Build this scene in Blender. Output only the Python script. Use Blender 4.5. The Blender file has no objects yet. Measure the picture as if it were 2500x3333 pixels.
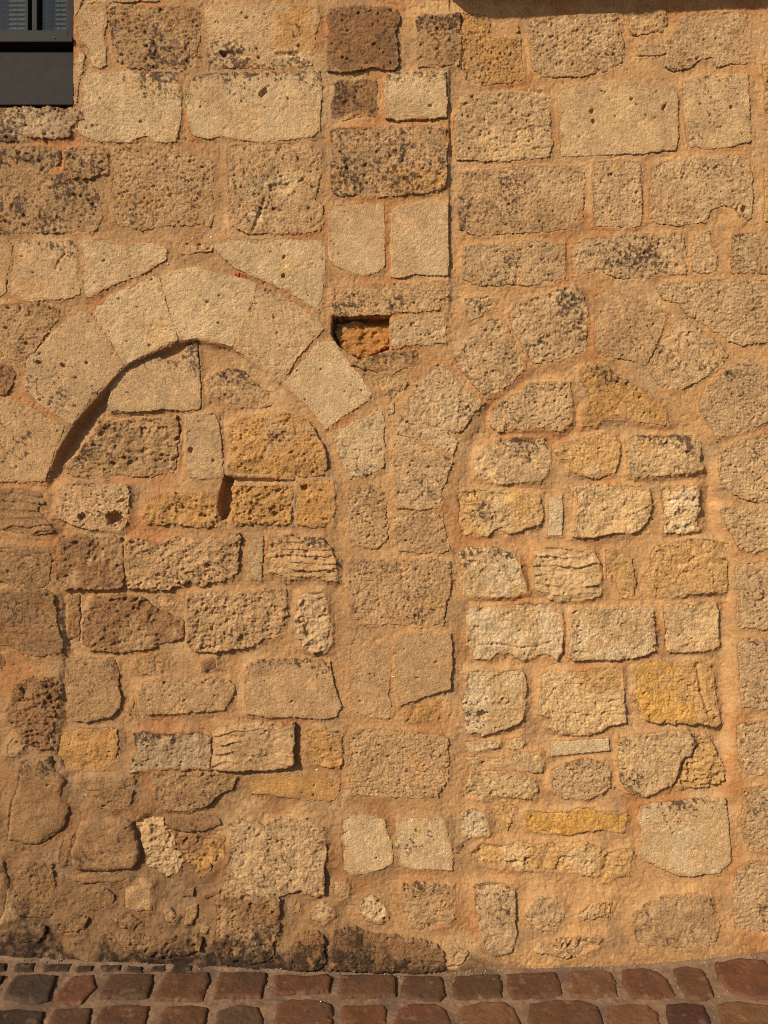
import bpy, math, random
import numpy as np

# ------------------------------------------------------------------ camera, sky, sun, exposure
D = 2.41                    # metres from the lens to the wall face
ZC = 1.4935                 # lens height above the paving
scene = bpy.context.scene
COL = scene.collection
cam_d = bpy.data.cameras.new('camera')
cam = bpy.data.objects.new('camera', cam_d)
COL.objects.link(cam)
cam.location = (0, -D, ZC)
cam.rotation_euler = (math.radians(90), 0, 0)
cam_d.sensor_fit = 'VERTICAL'
cam_d.sensor_height = 36.0
cam_d.lens = 36.0 * D / 3.333
cam_d.clip_start = 0.05
cam_d.clip_end = 500
scene.camera = cam

SUN = np.array([-0.95, -0.95, 0.86]); SUN = SUN / np.linalg.norm(SUN)   # towards the sun
elev = math.asin(SUN[2]); azim = math.atan2(SUN[0], SUN[1])
world = bpy.data.worlds.new('World'); scene.world = world
world.use_nodes = True
wn = world.node_tree.nodes; wn.clear()
sky = wn.new('ShaderNodeTexSky'); sky.sky_type = 'NISHITA'; sky.sun_disc = False
sky.sun_elevation = elev; sky.sun_rotation = azim
bg = wn.new('ShaderNodeBackground'); bg.inputs['Strength'].default_value = 0.06
wo = wn.new('ShaderNodeOutputWorld')
world.node_tree.links.new(sky.outputs[0], bg.inputs[0]); world.node_tree.links.new(bg.outputs[0], wo.inputs[0])
sl = bpy.data.lights.new('sun', 'SUN'); sl.energy = 4.2; sl.angle = math.radians(1.6); sl.color = (1.0, 0.86, 0.68)
so = bpy.data.objects.new('sun', sl); COL.objects.link(so)
from mathutils import Vector
so.rotation_euler = Vector(SUN.tolist()).to_track_quat('Z', 'Y').to_euler()
so.location = (-3, -3, 4)
vs = scene.view_settings
vs.view_transform = 'Standard'; vs.look = 'None'; vs.gamma = 1.0; vs.use_curve_mapping = False
vs.exposure = 0.46
scene.cycles.use_denoising = False
scene.cycles.filter_width = 1.1
LIT = np.array([1.20, 1.05, 0.87])      # how bright a white lit wall comes out: turns a seen colour into a surface colour

# ------------------------------------------------------------------ noise helpers
_lat = [np.random.RandomState(100 + i).uniform(-1, 1, (256, 256)).astype(np.float32) for i in range(12)]
def vn(u, v, s, seed=0):
    L = _lat[seed % 12]
    u = u / s + 17.3 * seed + 4096; v = v / s + 9.7 * seed + 4096
    iu = np.floor(u).astype(np.int64); iv = np.floor(v).astype(np.int64)
    fu = (u - iu).astype(np.float32); fv = (v - iv).astype(np.float32)
    fu = fu * fu * fu * (fu * (fu * 6 - 15) + 10); fv = fv * fv * fv * (fv * (fv * 6 - 15) + 10)
    i0 = iu & 255; i1 = (iu + 1) & 255; j0 = iv & 255; j1 = (iv + 1) & 255
    a = L[i0, j0]; b = L[i1, j0]; c = L[i0, j1]; d = L[i1, j1]
    return (a + (b - a) * fu) * (1 - fv) + (c + (d - c) * fu) * fv
def fbm(u, v, s, octv=3, seed=0, gain=0.5):
    t = 0; a = 1.0; n = 0
    c, sn = math.cos(0.6), math.sin(0.6)
    for k in range(octv):
        t = t + a * vn(u, v, s, seed + k); n += a
        a *= gain; s *= 0.5
        u, v = u * c - v * sn, u * sn + v * c
    return t / n
def sstep(a, b, x):
    t = np.clip((x - a) / (b - a), 0, 1)
    return t * t * (3 - 2 * t)
def poly_sdf(P, u, v):
    """signed distance to polygon P, positive inside"""
    shp = u.shape; u = u.ravel(); v = v.ravel()
    best = np.full(u.shape, 1e18); ins = np.zeros(u.shape, bool)
    n = len(P)
    for i in range(n):
        x0, y0 = P[i]; x1, y1 = P[(i + 1) % n]
        ex, ey = x1 - x0, y1 - y0
        wx, wy = u - x0, v - y0
        t = np.clip((wx * ex + wy * ey) / (ex * ex + ey * ey + 1e-9), 0, 1)
        best = np.minimum(best, (wx - ex * t) ** 2 + (wy - ey * t) ** 2)
        c = (y0 > v) != (y1 > v)
        ins ^= c & (u < ex * (v - y0) / (ey if abs(ey) > 1e-9 else 1e-9) + x0)
    d = np.sqrt(best)
    return np.where(ins, d, -d).reshape(shp)
def lin(c):
    c = np.asarray(c, float) / 255.0
    return np.where(c <= 0.04045, c / 12.92, ((c + 0.055) / 1.055) ** 2.4)
def alb(c):
    return np.clip(lin(c) / LIT, 0.004, 0.8)

# ------------------------------------------------------------------ materials
def new_mat(name):
    m = bpy.data.materials.new(name); m.use_nodes = True
    nt = m.node_tree; nt.nodes.clear()
    out = nt.nodes.new('ShaderNodeOutputMaterial'); b = nt.nodes.new('ShaderNodeBsdfPrincipled')
    nt.links.new(b.outputs[0], out.inputs[0])
    return m, nt, b
def mineral(name, grain, grain_amt, bump_scale, bump_str, rough=0.92, bump_dist=0.002):
    """surface colour from the mesh's own mottling, broken up by fine procedural grain and relief"""
    m, nt, b = new_mat(name)
    at = nt.nodes.new('ShaderNodeAttribute'); at.attribute_name = 'tint'
    tc = nt.nodes.new('ShaderNodeTexCoord')
    n1 = nt.nodes.new('ShaderNodeTexNoise'); n1.inputs['Scale'].default_value = grain; n1.inputs['Detail'].default_value = 4
    n1.inputs['Roughness'].default_value = 0.65
    nt.links.new(tc.outputs['Object'], n1.inputs['Vector'])
    r = nt.nodes.new('ShaderNodeMapRange'); r.inputs['From Min'].default_value = 0.25; r.inputs['From Max'].default_value = 0.75
    r.inputs['To Min'].default_value = 1 - grain_amt; r.inputs['To Max'].default_value = 1 + grain_amt
    nt.links.new(n1.outputs['Fac'], r.inputs['Value'])
    mx = nt.nodes.new('ShaderNodeVectorMath'); mx.operation = 'SCALE'
    nt.links.new(at.outputs['Color'], mx.inputs[0]); nt.links.new(r.outputs[0], mx.inputs['Scale'])
    nt.links.new(mx.outputs[0], b.inputs['Base Color'])
    n2 = nt.nodes.new('ShaderNodeTexNoise'); n2.inputs['Scale'].default_value = bump_scale; n2.inputs['Detail'].default_value = 5
    n2.inputs['Roughness'].default_value = 0.7
    nt.links.new(tc.outputs['Object'], n2.inputs['Vector'])
    bp = nt.nodes.new('ShaderNodeBump'); bp.inputs['Strength'].default_value = bump_str; bp.inputs['Distance'].default_value = bump_dist
    nt.links.new(n2.outputs['Fac'], bp.inputs['Height']); nt.links.new(bp.outputs[0], b.inputs['Normal'])
    b.inputs['Roughness'].default_value = rough
    b.inputs['Specular IOR Level'].default_value = 0.2
    return m
M_STONE = mineral('weathered_limestone', 240, 0.34, 210, 1.0, bump_dist=0.006)
M_MORTAR = mineral('sandy_mortar', 300, 0.34, 240, 0.75, bump_dist=0.004)
M_COBBLE = mineral('worn_sandstone_sett', 200, 0.3, 180, 0.7, rough=0.8, bump_dist=0.002)
M_JOINT = mineral('gritty_joint', 260, 0.3, 240, 0.6)

def plain(name, col, rough, noise=0.12, scale=40, bump=0.05):
    m, nt, b = new_mat(name)
    tc = nt.nodes.new('ShaderNodeTexCoord'); n = nt.nodes.new('ShaderNodeTexNoise'); n.inputs['Scale'].default_value = scale
    n.inputs['Detail'].default_value = 6
    nt.links.new(tc.outputs['Object'], n.inputs['Vector'])
    cr = nt.nodes.new('ShaderNodeValToRGB')
    cr.color_ramp.elements[0].position = 0.3; cr.color_ramp.elements[1].position = 0.7
    cr.color_ramp.elements[0].color = (*[c * (1 - noise) for c in col], 1); cr.color_ramp.elements[1].color = (*[c * (1 + noise) for c in col], 1)
    nt.links.new(n.outputs['Fac'], cr.inputs[0]); nt.links.new(cr.outputs[0], b.inputs['Base Color'])
    bp = nt.nodes.new('ShaderNodeBump'); bp.inputs['Strength'].default_value = bump; bp.inputs['Distance'].default_value = 0.003
    nt.links.new(n.outputs['Fac'], bp.inputs['Height']); nt.links.new(bp.outputs[0], b.inputs['Normal'])
    b.inputs['Roughness'].default_value = rough; b.inputs['Specular IOR Level'].default_value = 0.2
    return m
M_PAINT = plain('grey_window_paint', (0.026, 0.0225, 0.0195), 0.8, 0.15, 30, 0.15)
M_PAINT2 = plain('grey_sash_paint', (0.0175, 0.0168, 0.0155), 0.7, 0.15, 30, 0.1)
M_SLAT = plain('blind_slat', (0.20, 0.20, 0.19), 0.5, 0.1, 20, 0.02)
M_DARK = plain('dark_interior', (0.012, 0.011, 0.010), 0.9)
M_CORE = plain('rubble_core', (0.2, 0.13, 0.08), 0.95)
M_STREET = plain('street_stone', (0.10, 0.06, 0.04), 0.8, 0.4, 6, 0.4)
M_GRIT = plain('shell_grit', (0.62, 0.52, 0.40), 0.8, 0.2, 60, 0.1)
M_STEEL = plain('screw_steel', (0.10, 0.095, 0.09), 0.45)
gm = bpy.data.materials.new('window_glass'); gm.use_nodes = True
nt = gm.node_tree; nt.nodes.clear()
o_ = nt.nodes.new('ShaderNodeOutputMaterial'); tr = nt.nodes.new('ShaderNodeBsdfTransparent'); gl = nt.nodes.new('ShaderNodeBsdfGlossy')
tr.inputs[0].default_value = (0.80, 0.83, 0.80, 1); gl.inputs['Roughness'].default_value = 0.06; gl.inputs['Color'].default_value = (0.8, 0.8, 0.8, 1)
mxs = nt.nodes.new('ShaderNodeMixShader')
mxs.inputs[0].default_value = 0.05; nt.links.new(tr.outputs[0], mxs.inputs[1]); nt.links.new(gl.outputs[0], mxs.inputs[2]); nt.links.new(mxs.outputs[0], o_.inputs[0])

# ------------------------------------------------------------------ objects
def link(name, me, mat, parent=None):
    o = bpy.data.objects.new(name, me); COL.objects.link(o)
    if me is not None and mat is not None: me.materials.append(mat)
    if parent is not None: o.parent = parent
    return o
def tag(o, label=None, cat=None, kind=None, group=None):
    if label: o['label'] = label
    if cat: o['category'] = cat
    if kind: o['kind'] = kind
    if group: o['group'] = group
    return o
def grid_mesh(name, co, quads, tint):
    """co (n,3), quads (m,4), tint (n,3)"""
    me = bpy.data.meshes.new(name)
    me.vertices.add(len(co)); me.vertices.foreach_set('co', np.ascontiguousarray(co, np.float32).ravel())
    m = len(quads)
    me.loops.add(m * 4); me.loops.foreach_set('vertex_index', np.ascontiguousarray(quads, np.int32).ravel())
    me.polygons.add(m)
    me.polygons.foreach_set('loop_start', np.arange(0, m * 4, 4, dtype=np.int32))
    me.polygons.foreach_set('use_smooth', np.ones(m, bool))
    me.update(calc_edges=True)
    a = me.attributes.new('tint', 'FLOAT_COLOR', 'POINT')
    c = np.ones((len(co), 4), np.float32); c[:, :3] = tint
    a.data.foreach_set('color', c.ravel())
    return me
def box_mesh(name, boxes, bev=0.0):
    import bmesh
    bm = bmesh.new()
    for (x0, x1, y0, y1, z0, z1) in boxes:
        vsx = [bm.verts.new((x, y, z)) for x in (x0, x1) for y in (y0, y1) for z in (z0, z1)]
        for f in ((0, 1, 3, 2), (4, 6, 7, 5), (0, 4, 5, 1), (2, 3, 7, 6), (0, 2, 6, 4), (1, 5, 7, 3)):
            bm.faces.new([vsx[i] for i in f])
    bmesh.ops.recalc_face_normals(bm, faces=bm.faces)
    if bev: bmesh.ops.bevel(bm, geom=list(bm.edges), offset=bev, segments=2, affect='EDGES', profile=0.6)
    me = bpy.data.meshes.new(name); bm.to_mesh(me); bm.free()
    return me

# wall coordinates: u to the right and v downwards in millimetres over the photographed face, h = millimetres out of the wall
CU, CV = 1250.0, 1666.5
def wall_pt(u, v, h, k=1.0):
    return np.stack([(u - CU) / 1000 * k, -h / 1000, ZC + (CV - v) / 1000 * k], -1)
TU = {'0': 0, '1': 750, '2': 1500}; TV = {'0': 0, '1': 800, '2': 1600, '3': 2333}
def pts(tile, s):
    a = np.array([[float(t) for t in p.split()] for p in s.split(',')]) / 1.659
    a[:, 0] += TU[tile[1]]; a[:, 1] += TV[tile[0]]
    return a

# ------------------------------------------------------------------ relief of the mortar face
ARCH_L = np.array([(151, 1566), (181, 1481), (241, 1379), (356, 1246), (416, 1189), (579, 1110), (645, 1101), (753, 1128), (922, 1246), (1060, 1397),
                   (1112, 1499), (1125, 1600), (1125, 2100), (1118, 2420), (1000, 2600), (600, 2700), (330, 2690), (215, 2600), (190, 2400), (205, 2130), (180, 1913), (165, 1750)], float)
ARCH_R = np.array([(1578, 1330), (1711, 1222), (1838, 1175), (1934, 1163), (2042, 1192), (2133, 1288), (2223, 1366), (2300, 1451), (2341, 1523), (2350, 1650),
                   (2385, 1900), (2390, 2400), (2370, 2700), (2300, 2880), (1900, 2950), (1560, 2950), (1500, 2700), (1490, 2300), (1485, 1800), (1490, 1560), (1520, 1430)], float)
PUTLOG = pts('11', '548 378,860 376,862 556,700 616,570 525,545 480')
GAP = pts('10', '1205 1240,1250 1250,1258 1320,1252 1400,1222 1480,1185 1480,1175 1420,1190 1320')
SLIT = pts('10', '1240 1252,1400 1255,1590 1262,1600 1275,1400 1280,1240 1278')
def mortar_base(u, v):
    h = np.full(u.shape, -4.0)
    # the house on the right stands a little further back
    soft = 3 + 130 * sstep(960, 1250, v)
    h = h - 6.5 * sstep(1462 - soft * 0.5, 1462 + soft, u)
    dl = poly_sdf(ARCH_L, u, v)
    dep = 34 - 29 * sstep(250, 1050, u)
    dep = dep * np.interp(v, [1480, 1600, 1840, 1930, 2130, 2250, 2450, 2620], [1, 0.2, 0.2, 0.36, 0.36, 0.45, 0.36, 0])
    sf = sstep(1500, 1650, v)
    h = h - dep * np.clip(sstep(-4, 14, dl) * (1 - sf) + sstep(-14, 30, dl) * sf, 0, 1)
    dr = poly_sdf(ARCH_R, u, v)
    depr = 8 + 8 * sstep(2150, 2300, u) * sstep(1350, 1500, v)
    depr = depr * (1 - 0.8 * sstep(2600, 2900, v)) * (0.15 + 0.85 * sstep(1480, 1640, u + 0.35 * np.maximum(1700 - v, 0)))
    h = h - depr * sstep(-16, 34, dr)
    # hollows left between stones
    h = h - 12 * np.exp(-(((u - 2325) / 38) ** 2 + ((v - 1640) / 110) ** 2))
    h = h - 10 * np.exp(-(((u - 2330) / 40) ** 2 + ((v - 2420) / 70) ** 2))
    h = h - 16 * np.exp(-(((u - 590) / 90) ** 2 + ((v - 2740) / 60) ** 2))
    # foot of the wall swells outwards
    h = h + 14 * sstep(2850, 3140, v)
    return h
def mortar_full(u, v):
    h = mortar_base(u, v)
    lump = sstep(2350, 2800, v) * sstep(1500, 700, u)
    h = h + (2.2 + 5.5 * lump) * fbm(u, v, 75, 4, 3, 0.55) + (0.8 + 1.2 * lump) * fbm(u, v, 16, 2, 5) + 0.8 * (0.5 - np.abs(vn(u, v, 8.5, 7)) * 1.6) + 0.7 * vn(u, v, 5.2, 1)
    h = h - 2.0 * sstep(0.5, 0.8, vn(u, v, 7.0, 2)) - 2.6 * sstep(0.62, 0.9, vn(u, v, 11, 10))
    for P, dp, w in ((PUTLOG, 62, 4), (GAP, 50, 8), (SLIT, 16, 5)):
        s = poly_sdf(P, u, v) + 3.5 * fbm(u, v, 22, 3, 4)
        h = h - dp * sstep(-w * 0.3, w, s)
    return h

# ------------------------------------------------------------------ grime with a shape of its own at the splash line
def base_v(u):      # where the wall meets the paving
    return np.interp(u, [-800, 0, 300, 600, 1000, 1500, 2000, 2250, 2500, 3300], [3090, 3110, 3127, 3141, 3157, 3163, 3148, 3130, 3102, 3080])
def grime(u, v):
    up = base_v(u) - v
    reach = 118 + 220 * fbm(u, v * 0.4, 170, 3, 8)
    return np.clip(sstep(1.0, 0.05, up / np.maximum(reach, 12) + 0.5 * fbm(u, v * 0.5, 18, 4, 6, 0.65)) * (0.95 + 1.5 * fbm(u, v, 20, 4, 1, 0.65)) , 0, 1) * (0.22 + 0.78 * sstep(1900, 1250, u))

# ------------------------------------------------------------------ stones
PAL = dict(A=(200, 168, 120), B=(194, 158, 110), C=(188, 149, 101), D=(172, 135, 90), E=(178, 147, 106), F=(188, 141, 82), G=(202, 153, 78),
           H=(206, 169, 116), I=(212, 182, 134), J=(144, 106, 68), K=(104, 78, 52), L=(152, 116, 76), O=(200, 156, 96), Q=(176, 122, 62))
LICH = (70, 50, 38)
EDGE = dict(s=2.5, g=3, p=4.5, r=6, c=9, f=6, b=22, n=2)

def mortar_tint(U, V):
    a = fbm(U, V, 240, 3, 1)[..., None]; b = fbm(U, V, 60, 3, 4)[..., None]; c = fbm(U, V, 14, 3, 7)[..., None]
    left = alb((175, 127, 81)); right = alb((194, 141, 89)); red = alb((178, 115, 66)); vignette_damp = alb((124, 88, 57))
    wx = sstep(900, 1500, U + 150 * a[..., 0])[..., None]
    T = left * (1 - wx) + right * wx
    w = (0.75 * sstep(0.05, 0.5, fbm(U, V, 150, 3, 6)))[..., None]; T = T * (1 - w) + red * w
    w = (0.85 * sstep(2150, 2950, V + 160 * a[..., 0]) * sstep(1900, 300, U))[..., None]; T = T * (1 - w) + vignette_damp * w  # lens falloff painted into the mortar colour towards the lower left, partly damp
    w = (0.55 * sstep(0.12, 0.5, fbm(U + 900, V, 210, 4, 9, 0.6)))[..., None]; T = T * (1 - w) + alb((202, 156, 106)) * w
    w = (0.45 * sstep(0.2, 0.5, fbm(U, V + 700, 120, 4, 11, 0.6)))[..., None]; T = T * (1 - w) + alb((152, 118, 84)) * w
    T = T * (1 + 0.16 * b + 0.16 * c) * np.array([0.96, 0.955, 0.88])
    g = grime(U, V)[..., None]
    T = T * (1 - 0.92 * g) + alb((38, 28, 22)) * 0.92 * g
    return np.clip(T, 0.004, 0.8)
def stone_alb(k): return alb(PAL[k]) * np.array([1.05, 0.93, 0.83])
class Stone:
    def __init__(s, tile, spec, poly, name='stone', group=None, label=None, sec=None, extra=None):
        k, c, h, l = spec.split()[:4]
        s.poly = pts(tile, poly); s.kind = k; s.col = c; s.h = float(h); s.lich = l; s.name = name; s.group = group; s.label = label
        s.sec = sec; s.extra = extra; t = spec.split(); s.fil = float(t[4]) if len(t) > 4 else 1.0

rng = np.random.RandomState(7)
def grain(u, v, a, seed=0):
    """crisp granular break-up of a weathered limestone face"""
    return a * (0.9 * (0.5 - np.abs(vn(u, v, 10.5, 1 + seed)) * 1.6) + 0.8 * (0.5 - np.abs(vn(u * 0.8 - v * 0.6, u * 0.6 + v * 0.8, 6.4, 3 + seed)) * 1.6) + 0.6 * vn(u, v, 4.6, 6 + seed))
def relief(kind, u, v, seed):
    """relief in mm for a stone face of the given dressing"""
    rs = np.random.RandomState(seed + 77); fs = rs.uniform(0.72, 1.3); fa = rs.uniform(0.7, 1.2)
    ou = (u + seed * 431.7) * fs; ov = (v + seed * 217.3) * fs * rs.uniform(0.9, 1.25)
    wu = ou + 5 * vn(ou, ov, 16, 3); wv = ov + 5 * vn(ou, ov, 16, 7)
    if kind in 'sn':
        h = 1.8 * fbm(ou, ov, 90, 2, 1) + 0.9 * fbm(ou, ov, 20, 2, 4) + grain(ou, ov * 1.1, 0.62)
        h -= 1.8 * sstep(0.5, 0.85, vn(wu, wv, 9, 2)) + 1.2 * sstep(0.5, 0.8, vn(wu, wv, 6, 8))
        if kind == 'n': h *= 0.6
        an = rs.choice([1.45, 0.5, -0.7, 1.2]); tu = u * math.cos(an) + v * math.sin(an); tv = -u * math.sin(an) + v * math.cos(an)
        h += rs.uniform(0.1, 0.7) * vn(tu / 11, tv, 4.8, 9)
    elif kind == 'g':
        h = 2.4 * fbm(ou, ov, 80, 2, 1) + 1.5 * fbm(ou, ov * 1.25, 18, 2, 4) + grain(ou, ov * 1.15, 1.25)
        h -= 3.2 * sstep(0.34, 0.7, fbm(wu, wv * 1.2, 12, 2, 2) * 1.3) + 1.9 * sstep(0.4, 0.8, vn(wu, wv, 6.5, 8))
    elif kind == 'p':
        h = 3.4 * fbm(ou, ov, 70, 2, 1) + 2.0 * fbm(ou, ov, 20, 3, 4) + grain(ou, ov, 1.15)
        h -= 3.2 * sstep(0.26, 0.75, fbm(wu, wv * 1.15, 16, 3, 2) * 1.3) + 2.6 * sstep(0.4, 0.85, vn(wu, wv, 8, 8))
    elif kind == 'r':
        h = 5.0 * fbm(ou, ov, 65, 2, 1) + 3.2 * fbm(ou, ov * 1.15, 26, 3, 4) + grain(ou, ov, 1.35)
        h -= 3.4 * sstep(0.24, 0.75, fbm(wu, wv, 15, 3, 2) * 1.3)
    elif kind == 'c':
        rg = 1 - np.abs(fbm(wu, wv * 1.2, 46, 4, 4, 0.6)) * 2
        h = 6.0 * fbm(ou, ov, 75, 2, 1) + 5.5 * rg + 2.4 * fbm(ou, ov, 15, 2, 9) + grain(ou, ov, 1.5)
        h -= 5.5 * sstep(0.2, 0.7, fbm(wu, wv, 26, 3, 2, 0.6) * 1.3)
    elif kind == 'f':
        w = ov + 26 * fbm(ou, ov, 150, 2, 3) + 7.0 * fbm(ou, ov, 32, 2, 5)
        t = w / 27.0; fr_ = t - np.floor(t)
        amp = np.clip(0.5 + 0.9 * vn(ou, np.floor(t) * 50 + 0 * ov, 60, 2), 0, 1.2)
        h = 7.0 * (fr_ ** 1.6) * amp + 5.0 * fbm(ou, ov, 75, 2, 1) + 2.6 * fbm(ou * 0.6, ov, 18, 3, 4) + grain(ou * 0.6, ov, 1.3)
        h -= 3.0 * sstep(0.3, 0.75, fbm(wu, wv, 20, 2, 8) * 1.3)
    else:   # b: rounded field stone
        h = 7.0 * fbm(ou, ov, 70, 3, 1) + 2.4 * fbm(ou, ov, 22, 3, 4) + grain(ou, ov, 0.8)
    return h * (fa * (1.25 if kind in 'cp' else 1.05))
PITS = dict(s=(520, 1.4, 3.8), n=(300, 1.4, 2.8), g=(1200, 1.4, 3.8), p=(900, 1.6, 5.0), r=(600, 1.6, 4.5), c=(520, 2.0, 7.0), f=(400, 2.0, 5.0), b=(300, 1.6, 4.0))

def build_patch(S, idx, step, frame, kin=None):
    P = S.poly
    pad = step * 3 + (30 if kin == 'wall' else 4)
    u0, v0 = P.min(0) - pad; u1, v1 = P.max(0) + pad
    us = np.arange(u0, u1, step); vsn = np.arange(v0, v1, step)
    U, V = np.meshgrid(us, vsn, indexing='ij')
    k = S.kind
    en = dict(s=3.6, g=6.0, p=6.0, r=8, c=9, f=7, b=6, n=1.5)[k]
    sd = poly_sdf(P, U, V) + (2.6 if kin == 'wall' and k != 'n' else 0.5) + en * fbm(U + idx * 91, V, 34, 3, 6, 0.6) + (0.5 if k == 'n' else 1.5) * vn(U, V, 8, 9)
    gu, gv = np.gradient(sd, step)
    gl_ = np.maximum(np.hypot(gu, gv), 0.3); gu /= gl_; gv /= gl_
    keep = sd > -1.3 * step
    top = frame['top']
    H = relief(k, U, V, idx)
    H -= H[sd > 0].mean() if (sd > 0).any() else 0
    r = np.random.RandomState(1000 + idx)
    # slight tilt of the face in its bed
    cu, cv = P.mean(0); tl = dict(s=0.006, g=0.006, n=0.006, p=0.012, r=0.02, c=0.03, f=0.02, b=0.03)[k]
    H = H + (U - cu) * r.uniform(-tl, tl) + (V - cv) * r.uniform(-tl, tl)
    # individual pits
    dens, r0, r1 = PITS[k]
    area = 0.5 * abs(np.sum(P[:, 0] * np.roll(P[:, 1], -1) - P[:, 1] * np.roll(P[:, 0], -1))) / 1e6
    n = r.poisson(dens * area * r.uniform(0.6, 1.4))
    pits = [(r.uniform(u0, u1), r.uniform(v0, v1), r0 + (r1 - r0) * r.rand() ** 4, r.uniform(1, 2.2), r.uniform(-0.6, 0.6) - 0.3) for _ in range(int(n * (u1 - u0) * (v1 - v0) / 1e6 / max(area, 1e-5)))]
    for e in (S.extra or []):
        if e[0] == 'pit': 
            q = pts(e[1], e[2])[0]; pits.append((q[0], q[1], e[3], e[4], e[5]))
    for (pu, pv, pr, el, an) in pits:
        R = pr * el * 1.7 + step
        i0 = max(int((pu - R - us[0]) / step), 0); i1 = int((pu + R - us[0]) / step) + 2
        j0 = max(int((pv - R - vsn[0]) / step), 0); j1 = int((pv + R - vsn[0]) / step) + 2
        du = U[i0:i1, j0:j1] - pu; dv = V[i0:i1, j0:j1] - pv
        if du.size == 0: continue
        c, sn = math.cos(an), math.sin(an)
        a = (du * c + dv * sn) / (pr * el); b = (-du * sn + dv * c) / pr
        H[i0:i1, j0:j1] -= 1.7 * pr * sstep(1.25, 0.5, np.sqrt(a * a + b * b) + 0.4 * vn(U[i0:i1, j0:j1], V[i0:i1, j0:j1], 7, 5))
    for e in (S.extra or []):
        if e[0] == 'cut':       # broken-away zone: polygon, depth, softness
            q = poly_sdf(pts(e[1], e[2]), U, V) + 4 * fbm(U, V, 25, 3, 2)
            H -= e[3] * sstep(-e[4], e[4], q)
        if e[0] == 'crack':
            q = pts(e[1], e[2]); 
            for a, b in zip(q[:-1], q[1:]):
                ex, ey = b - a; t = np.clip(((U - a[0]) * ex + (V - a[1]) * ey) / (ex * ex + ey * ey), 0, 1)
                dd = np.hypot(U - a[0] - ex * t, V - a[1] - ey * t) + 1.5 * vn(U, V, 10, 3)
                H -= e[3] * sstep(e[4], 0, dd)
    ed = EDGE[k]
    ed = min(ed, 0.45 * max(sd.max(), 1))
    q = np.clip(1 - sd / ed, 0, 1)
    H -= ed * (0.4 if k != 'b' else 0.75) * (1 - np.sqrt(np.maximum(1 - q * q, 0)))
    H = H + top
    # side walls: everything past the outline drops straight into the bed
    out = sd < 0
    snap = (sd < 0.5 * step)
    mv = np.where(out, -sd - 0.6, -sd)
    Uo = np.where(snap, U + gu * mv, U); Vo = np.where(snap, V + gv * mv, V)
    H = np.where(out, frame['floor'], H)
    ids = np.full(U.shape, -1, np.int64); ids[keep] = np.arange(keep.sum())
    Q = np.stack([ids[:-1, :-1], ids[:-1, 1:], ids[1:, 1:], ids[1:, :-1]], -1).reshape(-1, 4)
    Q = Q[(Q >= 0).all(1)]
    # colour
    base = stone_alb(S.col) * (1 + 0.07 * r.uniform(-1, 1))
    ou = U + idx * 57; ov = V + idx * 23
    m1 = fbm(ou, ov, 90, 4, 2, 0.6)[..., None]; m2 = fbm(ou, ov, 30, 3, 5)[..., None]; m3 = fbm(ou, ov, 9, 2, 9)[..., None]
    T = base * (1 + 0.20 * m1 + 0.14 * m2 + 0.16 * m3)
    if S.sec:
        w = sstep(-0.1, 0.35, fbm(ou, ov, 110, 3, 7) + S.sec[1])[..., None]
        T = T * (1 - w) + stone_alb(S.sec[0]) * (1 + 0.15 * m2 + 0.12 * m3) * w
    else:
        w = (0.5 * sstep(0.1, 0.6, fbm(ou, ov, 70, 3, 10)))[..., None]
        T = T * (1 - w) + T * np.array([1.0, 0.86, 0.66]) * w
    T = T * (1 + 0.13 * sstep(0.25, 0.6, fbm(ou, ov, 20, 2, 3))[..., None])
    if kin == 'wall' and S.h < 24:
        dust = sstep(13, 0, sd + 13 * fbm(ou, ov, 40, 3, 4)) * (0.3 if (S.group == 'L' or k == 'n') else 0.9)
        w = np.clip(dust * (0.62 + 0.9 * fbm(ou, ov, 22, 3, 2)), 0, 0.92)[..., None]
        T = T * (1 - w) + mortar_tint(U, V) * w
    if k in 'gpr':
        w = (0.42 * sstep(0.15, 0.5, fbm(ou * 1.05, ov * 1.1, 7.5, 2, 2)) * sstep(-0.35, 0.3, fbm(ou, ov, 60, 2, 9)))[..., None]
        T = T * (1 - w) + alb((112, 80, 50)) * w
    # black crust and lichen
    la = float(S.lich[:-1]) if S.lich[-1] in 'tablrm' else float(S.lich)
    if la > 0:
        md = S.lich[-1] if S.lich[-1] in 'tablrm' else 'a'
        vv = (V - P[:, 1].min()) / np.ptp(P[:, 1]); uu = (U - P[:, 0].min()) / np.ptp(P[:, 0])
        bias = dict(t=0.95 - 2.4 * vv, b=-1.2 + 2.0 * vv, l=0.7 - 2 * uu, r=-1.3 + 2 * uu, m=0.55 - 2.2 * np.hypot(uu - 0.5, vv - 0.5), a=0 * vv)[md]
        area_ = fbm(ou, ov, 85, 3, 11) * 1.1 + bias * 0.8 + (la - 0.5) * 1.3
        spk = fbm(ou, ov, 9.5, 3, 8, 0.7)
        w = sstep(0.08, 0.40, area_ * 0.9 + 1.6 * spk - 0.20) * 0.82
        w = np.maximum(w, 0.5 * la * sstep(0.3, 0.6, spk))
        w = w[..., None]
        T = T * (1 - w) + alb(LICH) * (1 + 0.3 * m3) * w
    if kin == 'wall':
        g = grime(U, V)[..., None]
        T = T * (1 - 0.86 * g) + alb((44, 32, 23)) * 0.86 * g
    return Uo[keep], Vo[keep], H[keep], Q, np.clip(T[keep], 0.004, 0.85), sd, us, vsn

ST = []
def S(*a, **k): ST.append(Stone(*a, **k))
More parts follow.
